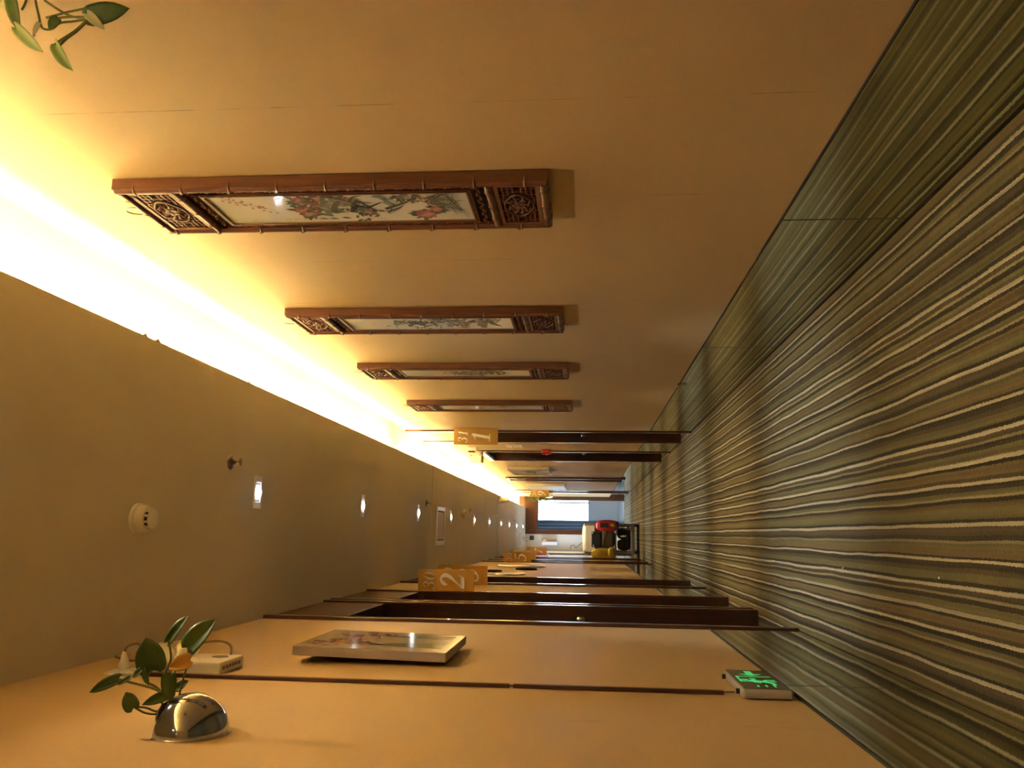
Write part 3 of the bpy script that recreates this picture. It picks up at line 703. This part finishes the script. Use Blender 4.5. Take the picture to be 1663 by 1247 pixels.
def glyph(ch, x, y, z, h):
    mb = MB(); shear = .20
    for st in GL[ch]:
        n = len(st); top = []; bot = []
        for i in range(n):
            a = Vector(st[max(i-1,0)][:2]); b = Vector(st[min(i+1,n-1)][:2]); t = (b-a); t = t.normalized() if t.length else Vector((1,0))
            nx, ny = -t.y, t.x; c = st[i]; hw = c[2]*.70
            for arr, s in ((top, 1), (bot, -1)):
                u, v = c[0]+s*nx*hw, c[1]+s*ny*hw; arr.append((x+(u+shear*(v-.5))*h*.86, z+v*h))
        for i in range(n-1):
            mb.prism([(top[i][0], y, top[i][1]), (top[i+1][0], y, top[i+1][1]), (bot[i+1][0], y, bot[i+1][1]), (bot[i][0], y, bot[i][1])], (0, -.003, 0))
    return mb
def sign(num, side, y, lab):
    x0, x1 = (RX-.152, RX-.001) if side == 'right' else (LX+.001, LX+.152)
    z0, z1 = 1.745, 2.145
    t = thing('room_sign', lab, 'sign', ((x0+x1)/2, y, z0), 'projecting wooden room signs')
    MB().box(x0, x1, y-.011, y+.011, z0, z1).build('board', 'sign', t, bevel=.002)
    xw = RX if side == 'right' else LX
    MB().box(min(xw, x0 if side == 'left' else x1)-.001, max(xw, x0 if side == 'left' else x1)+.001, y-.02, y+.02, z0+.05, z1-.05).build('wall_bracket', 'brass', t)
    glyph(num[0], x0+.018, y-.011, z1-.125, .088).build('numeral', 'silver', t)
    glyph(num[1], x0+.080, y-.011, z1-.125, .088).build('numeral', 'silver', t)
    glyph(num[2], x0+.026, y-.011, z0+.070, .172).build('numeral', 'silver', t)
for a in [('302','left',6.08,'largest wooden room sign, reading 302, nearest on the left wall'),('303','left',6.92,'wooden room sign half hidden behind sign 302 beside the third door'),
          ('305','left',12.40,'wooden room sign reading 305 beyond the round wall discs'),('306','left',13.55,'wooden room sign almost wholly hidden behind sign 305'),
          ('307','left',17.25,'smallest wooden room sign on the left, against the white end wall'),('311','right',7.52,'wooden room sign reading 311 after the fourth carved panel'),
          ('309','right',18.2,'far wooden room sign on the right above the small plant')]:
    sign(*a)

# ------------------------------------------------------------------ right wall fittings
t = thing('alarm_box','small white box on the wall above the dark right doorway','alarm',(RX,9.22,2.15))
MB().box(RX-.045,RX,9.17,9.27,2.155,2.28).build('body','plastic',t,bevel=.008)
MB().box(RX-.060,RX-.045,9.19,9.25,2.175,2.25).build('lens','red',t,bevel=.01)
t = thing('emergency_exit_light','slim white lamp box mounted over the dark right doorway','lamp',(RX,10.2,2.2))
MB().box(RX-.10,RX-.015,10.12,10.15,2.215,2.35).build('body','plastic',t,bevel=.006)
MB().box(RX-.10,RX-.015,10.12,10.15,2.195,2.214).build('end_cap','dark',t,bevel=.004)
MB().tube([(RX,10.135,2.345),(RX-.03,10.135,2.355),(RX-.03,10.135,2.34)],.006,8).build('bracket','brass',t)
t = thing('notice_plate','small white notice plate between sign 311 and the dark doorway','notice',(RX,9.05,1.73))
MB().box(RX-.008,RX,8.94,9.18,1.645,1.815).build('plate','plastic',t,bevel=.002)
MB().tube(crom([(RX-.012,9.00,1.74),(RX-.016,9.03,1.75),(RX-.016,9.07,1.735),(RX-.016,9.11,1.75),(RX-.012,9.14,1.74)],5),.007,8).build('logo','whitebag',t)
for yy in (8.99, 9.12): MB().box(RX-.0085,RX-.0075,yy,yy+.03,1.675,1.685).build('print_line','dark',t)
t = thing('fire_alarm_box','red fire alarm box on the wall before the dark right doorway','alarm',(RX,9.45,1.34))
MB().box(RX-.05,RX,9.40,9.50,1.345,1.45).build('body','red',t,bevel=.01)
MB().box(RX-.054,RX-.049,9.42,9.48,1.375,1.43).build('cover','redbag',t,bevel=.002)
MB().lathe([(0,0),(.012,0),(.012,.006),(0,.007)],(RX-.054,9.45,1.39),(-1,0,0),14).build('button','plastic',t)
t = thing('wall_switch','small pale switch on the wall just beyond the dark right doorway','switch',(RX,10.98,1.3))
MB().box(RX-.01,RX,10.93,11.02,1.255,1.345).build('plate','plastic',t,bevel=.003); MB().box(RX-.014,RX-.01,10.955,10.995,1.28,1.32).build('rocker','plastic',t,bevel=.002)
t = thing('framed_picture','narrow grey framed picture on the right wall between doorway and tall mirror','picture',(RX,12.5,1.48))
MB().box(RX-.045,RX-.002,11.9,12.75,1.475,2.06).build('backing','canvas_side',t,bevel=.003)
MB().box(RX-.058,RX-.045,11.9,12.75,1.475,1.505).box(RX-.058,RX-.045,11.9,12.75,2.03,2.06).box(RX-.058,RX-.045,11.9,11.93,1.505,2.03).box(RX-.058,RX-.045,12.72,12.75,1.505,2.03).build('frame','brass',t,bevel=.002)
p = Paint(RX-.0455, 12.72, 1.505, 77)
for i in range(30): p.ell(p.r.uniform(.06,.73),p.r.uniform(.05,.47),p.r.uniform(.03,.1),p.r.uniform(.01,.04),p.r.uniform(0,3),p.r.choice([(.25,.2,.15),(.4,.35,.28),(.15,.13,.1)]))
p.done(t,'printcol','print')
t = thing('tall_mirror','tall dark-framed mirror standing against the far right wall','mirror',(RX,14.4,.3))
MB().box(RX-.012,RX-.002,14.12,14.75,.32,2.28).build('glass','mirror',t)
for bx_ in ((14.09,14.13,.30,2.30),(14.74,14.78,.30,2.30),(14.13,14.74,.30,.34),(14.13,14.74,2.26,2.30)): MB().box(RX-.03,RX-.002,*bx_).build('frame_bar','casing',t,bevel=.003)
t = thing('white_canvas','plain white canvas on the right wall before sign 309','picture',(RX,16.6,1.35))
MB().box(RX-.05,RX-.004,15.85,17.3,1.355,2.08).build('canvas','plastic',t,bevel=.004)
MB().box(RX-.052,RX-.049,15.85,15.87,1.36,2.07).build('edge_strip','chrome',t)
t = thing('cable_clip','small metal clip on the top edge of the right skirting','clip',(RX,5.2,.37))
MB().box(RX-.016,RX-.001,5.195,5.205,.33,.385).build('plate','steel',t); MB().blob((RX-.018,5.2,.385),.009,8).build('knob','chrome',t,smooth=True)

# ------------------------------------------------------------------ left wall fittings
# brown cable trunking
t = thing('cable_trunking','thin dark brown cable trunking running down the left wall to the exit sign','cable cover',(LX,2.39,.58))
MB().box(LX,LX+.011,2.382,2.398,1.158,2.185).build('cover_strip','trunk',t,bevel=.002)
MB().box(LX,LX+.011,2.382,2.398,.585,1.148).build('cover_strip','trunk',t,bevel=.002)
MB().tube([(LX+.006,2.39,1.10),(LX+.006,2.39,1.20)],.003,6).tube([(LX+.006,2.39,.60),(LX+.008,2.39,.556)],.003,6).build('wire','cord',t)
# exit sign
EXT = -.388
t = thing('exit_sign','low exit sign with glowing green running figure on the left wall','sign',(LX,2.49,.415))
MB().box(LX+.002,EXT,2.325,2.652,.415,.547).build('housing','greyplastic',t,bevel=.008)
MB().box(EXT-.002,EXT+.0012,2.335,2.642,.423,.540).build('face','exitface',t)
g = MB()
def gs(pts): g.prism([(EXT+.0012, 2.335+a, .423+b) for a, b in pts], (.0006,0,0))
def gl(a, b, c, d_, w):
    v = Vector((c-a, d_-b)); v.normalize(); n_ = Vector((-v.y, v.x))*w/2
    gs([(a+n_.x,b+n_.y),(c+n_.x,d_+n_.y),(c-n_.x,d_-n_.y),(a-n_.x,b-n_.y)])
# arrow pointing left, at the right of the face
gs([(.205,.060),(.232,.090),(.232,.070),(.285,.070),(.285,.050),(.232,.050),(.232,.030)])
# door outline
gl(.110,.012,.110,.108,.006); gl(.190,.012,.190,.108,.006); gl(.107,.105,.193,.105,.006)
# running figure
gs([(.135+.011*cos(i*pi/5), .092+.011*sin(i*pi/5)) for i in range(10)])
gl(.130,.080,.108,.048,.018); gl(.128,.076,.150,.062,.008); gl(.150,.062,.160,.074,.008); gl(.122,.076,.098,.070,.008); gl(.098,.070,.090,.056,.008)
gl(.108,.050,.134,.034,.010); gl(.134,.034,.130,.012,.010); gl(.106,.048,.090,.028,.010); gl(.090,.028,.062,.024,.010)
for k in range(3): gl(.030,.030+.022*k,.060-.006*k,.030+.022*k,.005)
g.build('pictogram','greenlit',t)
for yy in (2.37,2.60): MB().tube([(LX+.014,yy,.546),(LX+.014,yy,.556)],.007,10).build('cable_gland','dark',t)
# emergency twin lamp
t = thing('emergency_lamp','white emergency light box with two round lamp heads behind the left plant','lamp',(LX,2.51,1.99))
MB().box(LX+.001,LX+.036,2.43,2.60,1.995,2.135).build('housing','plastic',t,bevel=.004)
MB().lathe([(0,0),(.024,0),(.023,.0012),(0,.0014)],(LX+.036,2.545,2.045),(1,0,0),20).build('maker_plate','steel',t)
mb = MB()
for i in range(6): mb.box(LX+.014,LX+.024,2.45+i*.022,2.464+i*.022,1.9935,1.9952)
mb.build('vent_slots','cord',t)
for (hy,hz,ay) in ((2.470,2.185,-.35),(2.545,2.150,.1)):
    ax = Vector((.55,-.62,-.35+ay*.4)).normalized(); c = Vector((LX+.045,hy,hz))
    h = MB().lathe([(0,-.030),(.016,-.028),(.028,-.012),(.033,.012),(.034,.020),(.031,.021)],c,ax,22).build('lamp_head','plastic',t,smooth=35)
    MB().lathe([(.031,.0185),(.020,.022),(0,.024)],c,ax,20).build('lens','lampglass',h,smooth=True)
    MB().tube([tuple(c-ax*.02),(LX+.02,hy,2.13)],.007,8).build('neck','plastic',h)
MB().tube(crom([(LX+.034,2.585,2.03),(LX+.062,2.60,2.04),(LX+.075,2.59,2.07),(LX+.07,2.57,2.12),(LX+.05,2.53,2.20),(LX+.03,2.46,2.27),(LX+.045,2.435,2.315)],6),.0035,8).build('lead','cord',t,smooth=True)
t = thing('wall_socket','white wall socket high on the left wall behind the plant','socket',(LX,2.43,2.23))
MB().box(LX,LX+.009,2.38,2.47,2.225,2.315).build('plate','plastic',t,bevel=.003)
MB().box(LX+.009,LX+.011,2.395,2.455,2.24,2.30).build('insert','plastic',t,bevel=.001)
t = thing('power_plug','pale plug pushed into the high wall socket','plug',(LX+.011,2.43,2.28))
MB().lathe([(0,0),(.018,0),(.018,.012),(.012,.022),(.009,.034),(.006,.045),(.004,.05)],(LX+.011,2.43,2.28),(1,0,.1),14).build('body','plastic',t,smooth=35)
MB().tube(crom([(LX+.058,2.43,2.284),(LX+.075,2.43,2.275),(LX+.08,2.44,2.25),(LX+.06,2.45,2.22)],5),.0035,8).build('lead','cord',t,smooth=True)
# blossom print
yc, hwid, z0, z1 = 2.925, .228, 1.386, 1.876
t = thing('blossom_print','glossy canvas print of pink blossom in grey vases on the left wall','picture',(LX,yc,z0))
th = .028; xb, xt = -.371, -.361
mb = MB(); nrm = Vector((1,0,-(xt-xb)/(z1-z0))).normalized()
fr = [Vector((xb,yc-hwid,z0)),Vector((xb,yc+hwid,z0)),Vector((xt,yc+hwid,z1)),Vector((xt,yc-hwid,z1))]
mb.prism([tuple(v-nrm*th) for v in fr], tuple(nrm*th)); body = mb.build('canvas_block','canvas_side',t,bevel=.001)
mb = MB(); mb.prism([tuple(v) for v in fr], tuple(nrm*.0008)); face = mb.build('print_face','canvas',t)
class Print(Paint):
    def P(s, a, b): b_ = b/(z1-z0); return (xb+(xt-xb)*b_+.0009+s.k*4e-6, yc-hwid+a, z0+b)
p = Print(0,0,0,5); G = (.20,.19,.13)
for (a,w,h) in ((.12,.11,.24),(.34,.08,.21)):
    for i in range(9):
        f = i/8.0; p.mb.col = p.jc((.24-.15*f,.23-.14*f,.17-.12*f)); p.k += 1; q = w*(1-.1*i)
        p.mb.poly([p.P(a-q*.35,.03),p.P(a+q*.9,.03),p.P(a+q*.55,.03+h*.6),p.P(a+q*.2,.03+h),p.P(a-q*.1,.03+h),p.P(a-q*.3,.03+h*.5)])
p.line([(.13,.20),(.14,.28),(.11,.36),(.16,.43)],.006,.002,(.16,.11,.09)); p.line([(.14,.27),(.20,.33),(.27,.34),(.33,.42)],.005,.002,(.16,.11,.09)); p.line([(.36,.18),(.34,.26),(.36,.33)],.005,.002,(.16,.11,.09))
for i in range(170):
    cx, cy = p.r.choice([(.12,.36),(.16,.41),(.15,.30),(.24,.34),(.31,.40),(.36,.32),(.10,.42),(.35,.28)])
    p.ell(cx+p.r.gauss(0,.026), cy+p.r.gauss(0,.024), p.r.uniform(.007,.016), p.r.uniform(.004,.009), p.r.uniform(0,3), p.r.choice([(.50,.20,.19),(.58,.30,.27),(.40,.13,.13)]))
p.done(face,'printcol','picture_print')
# round wall discs
def disc(y, z, r, mt, lab, depth=.02):
    t = thing('wall_disc', lab, 'wall decoration', (LX, y, z), 'round discs on the left wall')
    MB().lathe([(0,0),(r,0),(r,depth*.6),(r*.96,depth),(r*.9,depth),(r*.86,depth*.7)],(LX,y,z),(1,0,0),36).build('rim', mt, t, smooth=30)
    MB().lathe([(r*.87,depth*.7),(r*.5,depth*.62),(0,depth*.6)],(LX,y,z),(1,0,0),36).build('dish', mt, t, smooth=True)
disc(9.93,1.64,.125,'matteblack','black round wall disc, lower of the two black ones')
disc(9.28,1.985,.125,'matteblack','black round wall disc partly hidden behind sign 303')
disc(10.86,1.77,.31,'steel','large pale round wall disc farthest along the left wall')
disc(8.67,1.755,.20,'steel','pale round wall disc nearest, just beyond the third left door')
# far left small things
t = thing('red_couplet','red hanging banner on the left wall before sign 307','banner',(LX,15.6,1.62)); MB().box(LX,LX+.02,15.45,15.75,1.64,2.2).build('cloth','redbag',t,bevel=.003); MB().tube([(LX+.012,15.43,2.2),(LX+.012,15.77,2.2)],.012,8).build('rod','casing',t); MB().tube([(LX+.012,15.43,1.64),(LX+.012,15.77,1.64)],.012,8).build('rod','casing',t)
t = thing('red_couplet','red hanging banner on the left wall right beside sign 307','banner',(LX,17.0,1.7)); MB().box(LX,LX+.02,16.8,17.1,1.70,2.2).build('cloth','redbag',t,bevel=.003); MB().tube([(LX+.012,16.78,1.7),(LX+.012,17.12,1.7)],.012,8).build('rod','casing',t)
t = thing('wall_box','white lamp box with bronze face on the far end wall','lamp',(-.19,Y1,1.67))
MB().box(-.27,-.13,Y1-.09,Y1,1.67,2.05).build('body','plastic',t,bevel=.01)
MB().box(-.19,-.128,Y1-.105,Y1-.09,1.68,2.04).build('face','brass',t,bevel=.004); MB().box(-.175,-.14,Y1-.108,Y1-.105,1.95,2.02).build('lens','lampglass',t)
t = thing('wall_cable','thin dark cable looping down the far end wall','cable',(-.25,Y1,1.0))
MB().tube(crom([(-.36,Y1-.012,1.35),(-.28,Y1-.012,1.32),(-.27,Y1-.012,1.25),(-.33,Y1-.012,1.2),(-.20,Y1-.012,1.05),(-.15,Y1-.012,.9)],8),.007,6).build('cord','dark',t)

# ------------------------------------------------------------------ plants
def leaf_mesh(mb, b, tip, nrm, hw, fold=.25, droop=.12):
    b, tip = Vector(b), Vector(tip); a = tip-b; l = a.length; a.normalize()
    n = Vector(nrm); n = (n-a*n.dot(a)).normalized(); s = a.cross(n)
    us = [0,.04,.12,.22,.36,.52,.68,.82,.93,1.0]; fs = [.42,.78,.97,1,1,.92,.75,.48,.19,0]
    k = len(mb.v); N = 7
    for u, f in zip(us, fs):
        for j in range(N):
            q = (j/(N-1))*2-1
            back = -.13*l*(1-u)**6*abs(q)**1.2*(1 if u < .2 else 0)
            p = b + a*(l*u+back) + s*(hw*f*q) + n*(fold*hw*f*abs(q)**1.5 - droop*l*(u-.3)**2)
            mb.v.append(tuple(p))
    for i in range(len(us)-1):
        for j in range(N-1): mb._f((k+i*N+j, k+i*N+j+1, k+(i+1)*N+j+1, k+(i+1)*N+j))
    return mb
def px_leaf(t, base, tip, y, hw_px, nrm, mt='green', dy=0.0, fold=.25):
    b = at_y(*base, y); e = at_y(*tip, y+dy)
    o = leaf_mesh(MB(), b, e, nrm, hw_px*y/FPX, fold).build('leaf', mt, t, smooth=True)
    sd = o.modifiers.new('thick', 'SOLIDIFY'); sd.thickness = .0006
def px_stem(t, pts, y, r=.0022, y2=None):
    n = len(pts); P = [at_y(p[0], p[1], y+((y2-y)*i/(n-1) if y2 else 0)) for i, p in enumerate(pts)]
    MB().tube(crom(P, 5), r, 7).build('vine', 'stem', t, smooth=True)
def dome_pot(t, c, side, r=.079):
    # wall pot: glossy dome pressed against the wall, cut open at the top
    s = 1 if side == 'left' else -1
    mb = MB(); nu, nv = 30, 14; k = 0
    c = Vector(c)
    for i in range(nv+1):
        th = (pi/2)*i/nv
        for j in range(nu):
            ph = 2*pi*j/nu
            rr = r*cos(th); x = .080*sin(th)
            yy, zz = rr*cos(ph), rr*sin(ph)
            lim = r*.66-x*.25
            if zz > lim: zz = lim
            mb.v.append((c.x+s*x, c.y+yy, c.z+zz))
    for i in range(nv):
        for j in range(nu): l = (j+1) % nu; mb._f((i*nu+j, i*nu+l, (i+1)*nu+l, (i+1)*nu+j))
    o = mb.build('pot', 'smoke', t, smooth=50)
    pts = [(c.x+s*.001, c.y+r*1.005*cos(2*pi*i/40), c.z+r*1.005*sin(2*pi*i/40)) for i in range(40) if sin(2*pi*i/40) < .70]
    i0 = max(range(len(pts)), key=lambda i: (Vector(pts[i])-Vector(pts[i-1])).length)
    MB().tube(pts[i0:]+pts[:i0], .0022, 6).build('rim', 'smoke', t, smooth=True)
    MB().blob((c.x+s*.035, c.y, c.z+r*.62), (.03,.045,.012), 12, .08).build('soil', 'soil', t, smooth=True)
PC = (LX, 1.76, 1.762)
t = thing('wall_plant', 'pothos in a chrome dome pot on the left wall', 'plant', (LX, 1.76, 1.69), 'pothos plants on the walls')
dome_pot(t, PC, 'left')
def Z6(x, y): return (120+x/4.797, 980+y/4.797)
cam_n = (.1,-1,-.15)
px_leaf(t, Z6(620,520), Z6(560,262), 1.80, 23, (.25,-1,-.25))
px_leaf(t, Z6(735,295), Z6(882,88), 1.80, 11, (.5,-1,.2))
px_leaf(t, Z6(890,345), Z6(1098,118), 1.78, 20, (.3,-1,.25), 'green')
px_leaf(t, Z6(905,440), Z6(735,500), 1.76, 13, (.2,-1,.2), 'yellow')
px_leaf(t, Z6(345,585), Z6(110,690), 1.74, 10, (.3,-1,.3))
px_leaf(t, Z6(432,578), Z6(335,636), 1.75, 4, (.4,-1,.2), 'green')
px_leaf(t, Z6(465,815), Z6(400,690), 1.72, 13, (.1,-1,-.1))
px_leaf(t, Z6(760,700), Z6(520,788), 1.74, 9, (.2,-1,.4))
px_leaf(t, Z6(745,560), Z6(745,775), 1.73, 13, (.2,-1,0))
px_leaf(t, Z6(545,525), Z6(580,640), 1.77, 5, (.5,-1,.2))
px_leaf(t, Z6(520,520), Z6(455,580), 1.77, 6, (.5,-1,.2))
px_leaf(t, Z6(800,660), Z6(890,600), 1.80, 8, (.2,-1,.4))
S0 = Z6(760,760)
px_stem(t, [S0, Z6(640,670), Z6(430,610), Z6(345,585)], 1.755, .0026)
px_stem(t, [Z6(715,830), Z6(640,860), Z6(550,850), Z6(468,805)], 1.74)
px_stem(t, [Z6(715,830), Z6(640,840), Z6(560,810), Z6(468,805)], 1.74)
px_stem(t, [Z6(820,720), Z6(850,590), Z6(892,450), Z6(890,345)], 1.775)
px_stem(t, [S0, Z6(700,600), Z6(755,430), Z6(735,295)], 1.785)
px_stem(t, [S0, Z6(640,650), Z6(555,600), Z6(600,520)], 1.79, .0028)
px_stem(t, [S0, Z6(760,640), Z6(780,540), Z6(880,450)], 1.765)
px_stem(t, [Z6(712,835), Z6(680,760), Z6(640,700)], 1.755)
px_stem(t, [S0, Z6(750,650), Z6(745,570)], 1.745)
# plant on the right wall: only its hanging vines reach into the picture
t = thing('wall_plant', 'pothos vines hanging by the upper end of the near right wall', 'plant', (RX, 1.04, 1.74), 'pothos plants on the walls')
dome_pot(t, (RX, 1.04, 1.81), 'right', .075)
def Z1(x, y): return (x/6.396, y/6.396)
yy = 1.26
px_leaf(t, Z1(110,-60), Z1(190,330), yy, 15, (-.5,-1,.1), 'green')
px_leaf(t, Z1(165,285), Z1(428,540), yy-.01, 13, (-.4,-1,.3), 'green2')
px_leaf(t, Z1(580,468), Z1(738,732), yy-.01, 13, (-.3,-1,.35), 'green2', fold=.5)
px_leaf(t, Z1(915,170), Z1(1335,80), yy, 20, (-.4,-1,.0), 'green', fold=.1)
px_leaf(t, Z1(905,140), Z1(1080,300), yy-.012, 9, (-.2,-1,-.3), 'palegreen')
px_leaf(t, Z1(600,195), Z1(500,300), yy-.006, 11, (-.4,-1,.2), 'green')
px_leaf(t, Z1(405,240), Z1(340,370), yy-.006, 6, (-.4,-1,.2), 'palegreen')
px_leaf(t, Z1(20,20), Z1(60,90), yy+.01, 7, (-.4,-1,.2), 'palegreen')
for q in ([(370,-80),(372,20),(400,150),(440,290),(540,300),(620,240),(760,222),(905,200)], [(440,-60),(470,10),(690,150),(810,185),(905,182)], [(480,185),(600,155),(690,130),(860,95)],
          [(590,190),(700,180),(905,178)], [(905,205),(780,320),(640,410),(555,475)], [(900,225),(790,330),(700,395),(615,475)], [(225,105),(260,40),(290,-60)], [(350,375),(360,320),(400,250)]):
    px_stem(t, [Z1(*a) for a in q], yy, .0021)
P0 = at_y(*Z1(370,-80), yy); P1 = at_y(*Z1(110,-60), yy); P2 = at_y(*Z1(440,-60), yy); P3 = at_y(*Z1(290,-60), yy)
for Pq in (P0, P1, P2, P3):
    MB().tube(crom([tuple(Pq), (RX-.03, 1.16, 1.86), (RX-.035, 1.08, 1.865)], 5), .0021, 7).build('vine', 'stem', t, smooth=True)
# far plant by the end doorway
t = thing('wall_plant', 'small leafy plant in a pale wall vase by the far doorway', 'plant', (.87, 19.8, 1.74), 'pothos plants on the walls')
MB().lathe([(0,0),(.03,.005),(.05,.05),(.055,.10),(.045,.15),(.05,.17),(.044,.17),(.03,.14)],(.875,19.8,1.72),(0,0,1),18).build('vase','plastic',t,smooth=True)
MB().tube([(RX,19.8,1.84),(.88,19.8,1.84)],.012,8).build('bracket','dark',t)
rr = random.Random(4)
for i in range(26):
    b = Vector((.875+rr.uniform(-.05,.02),19.8+rr.uniform(-.05,.05),1.9+rr.uniform(0,.36))); e = b+Vector((rr.uniform(-.12,.02),rr.uniform(-.06,.06),rr.uniform(-.10,.09)))
    leaf_mesh(MB(), b, e, (rr.uniform(-.5,.5),-1,rr.uniform(0,1)), .026).build('leaf', 'green2' if i % 2 else 'green', t, smooth=True)
for i in range(4): MB().tube(crom([(.875,19.8,1.86),(.86-.02*i,19.8,2.0),(.87-.03*i,19.8,2.16)],5),.005,6).build('vine','stem',t)

# ------------------------------------------------------------------ housekeeping cart
CY0, CY1, CX0, CX1 = 15.45, 16.25, -.335, .205
t = thing('housekeeping_cart','grey housekeeping cart loaded with bags at the far end','cart',((CX0+CX1)/2,(CY0+CY1)/2,0))
MB().box(CX0,CX1,CY0,CY0+.05,.085,.155).build('frame_bar','cartgrey',t,bevel=.012); MB().box(CX0,CX1,CY1-.05,CY1,.085,.155).build('frame_bar','cartgrey',t,bevel=.012)
MB().box(CX0,CX0+.05,CY0+.05,CY1-.05,.085,.155).build('frame_bar','cartgrey',t,bevel=.012); MB().box(CX1-.05,CX1,CY0+.05,CY1-.05,.085,.155).build('frame_bar','cartgrey',t,bevel=.012)
MB().box(CX0+.03,CX1-.03,CY0+.04,CY1-.04,.135,.15).build('bottom_shelf','cartgrey',t)
for x in (CX0,CX1-.055):
    for y in (CY0,CY1-.05): MB().box(x,x+.055,y,y+.05,.155,.98).build('post','cartgrey',t,bevel=.01)
MB().box(CX0,CX1,CY0+.02,CY1-.02,.405,.425).build('middle_shelf','cartgrey',t,bevel=.004)
for x in (CX0+.03,CX1-.03):
    for y in (CY0+.05,CY1-.05):
        c = MB().lathe([(0,-.02),(.034,-.02),(.04,-.012),(.04,.012),(.034,.02),(0,.02)],(x,y,.04),(1,0,.0),18).build('caster','dark',t,smooth=30)
        MB().box(x-.026,x+.026,y-.018,y+.018,.06,.086).build('caster_fork','cartgrey',c)
def bag(name, lab, cat, c, r, mt, jit=.08, n=18, top=None):
    t = thing(name, lab, cat, (c[0], c[1], c[2]-r[2]))
    rnd = random.Random(hash(lab) % 1000 if False else len(lab))
    mb = MB(); k = n//2; q_ = 3.2
    for i in range(k+1):
        th = pi*i/k
        for j in range(n):
            ph = 2*pi*j/n; sp_ = lambda v: math.copysign(abs(v)**(2/q_), v)
            w = 1+rnd.uniform(-jit, jit)*(1 if 0 < i < k else 0)
            mb.v.append((c[0]+r[0]*w*sp_(sin(th))*sp_(cos(ph)), c[1]+r[1]*w*sp_(sin(th))*sp_(sin(ph)), c[2]+r[2]*sp_(cos(th))*(1+rnd.uniform(-jit,jit)*.3)))
    for i in range(k):
        for j in range(n): l = (j+1) % n; mb._f((i*n+j,(i+1)*n+j,(i+1)*n+l,i*n+l))
    o = mb.build('body', mt, t, smooth=70)
    if top:
        c2 = Vector(top[0]); mb2 = MB().lathe([(top[1]*1.0,0),(top[1]*.55,.03),(top[1]*.35,.05),(top[1]*.7,.08)],c2,(0,0,1),12); mb2.build('knot', mt, t, smooth=True)
    return t
bag('trash_bag','grey-brown refuse sack filling the middle of the cart','bag',(-.07,15.80,.64),(.21,.30,.215),'greybag',.05)
t = bag('white_liner','white liner sheet folded over the top of the cart','bag liner',(-.08,15.82,.95),(.285,.36,.075),'whitebag',.04,24)
MB().box(-.30,.16,15.44,15.452,.80,.96).build('front_flap','whitebag',t,bevel=.004)
t = thing('navy_towel','folded navy cloth hung on the front of the cart','towel',(-.085,15.42,.66)); MB().box(-.215,.055,15.405,15.43,.665,.855).build('fold','navy',t,bevel=.008); MB().box(-.205,.045,15.395,15.406,.70,.85).build('outer_fold','navy',t,bevel=.004)
for x in (.03,-.19): MB().blob((x,15.392,.835 if x > 0 else .82),.012,8).build('clip','whitebag',t)
t = bag('red_bag','red printed bag hanging on the right side of the cart','bag',(.165,15.38,.57),(.095,.05,.21),'redbag',.08)
MB().lathe([(0,0),(.034,0),(.03,.004),(0,.005)],(.175,15.325,.47),(0,-1,0),16).build('printed_emblem','sign',t); MB().box(.13,.21,15.322,15.328,.55,.70).build('printed_text','navy',t); MB().box(.10,.235,15.326,15.334,.37,.42).build('dark_band','navy',t)
bag('yellow_bag','yellow bag hanging on the left side of the cart','bag',(-.335,15.385,.64),(.09,.05,.22),'yellowbag',.2)
bag('yellow_cloth','crumpled yellow cloth at the lower left of the cart','cloth',(-.30,15.345,.50),(.085,.03,.06),'yellowbag',.15)
bag('black_bag','black bag on the lower shelf of the cart','bag',(.03,15.74,.27),(.10,.10,.115),'navy',.08)
bag('brown_sack','brown cloth bundle on the lower shelf of the cart','bundle',(-.17,15.76,.27),(.10,.12,.115),'brownbox',.08)
bag('dark_rags','dark rags lying at the front of the lower shelf','rags',(-.06,15.575,.195),(.19,.04,.045),'navy',.15)
for i, x in enumerate((.11,-.02)):
    t = thing('small_bottle',['small yellow bottle at the right of the lower cart shelf','small pale bottle in the middle of the lower cart shelf'][i],'bottle',(x,15.475,.155)); MB().lathe([(0,0),(.02,0),(.02,.07),(.008,.085),(.008,.1),(0,.1)],(x,15.475,.155 if i == 0 else .235),(0,0,1),12).build('body','yellowbag' if i == 0 else 'whitebag',t,smooth=35); MB().lathe([(.010,.09),(.010,.11),(0,.112)],(x,15.475,.155 if i == 0 else .235),(0,0,1),10).build('cap','whitebag',t)
# crumbs on the carpet
for i, (px, py, lab) in enumerate(((1370,922,'tiny pale scrap of paper on the carpet nearest'),(1526,938,'second tiny pale scrap on the near carpet'),(1052,899,'small pale scrap on the carpet before the cart'))):
    d_ = ray(px, py); q = d_*(-EYE/d_.z)+Vector((0,0,EYE)); r = .004 if i < 2 else .025
    s_ = MB().blob((q.x,q.y,r*.5),(r,r*1.2,r*.5),7,.3).build('paper_scrap','whitebag',None); tag(s_, lab, 'scrap', 'scraps on the carpet')
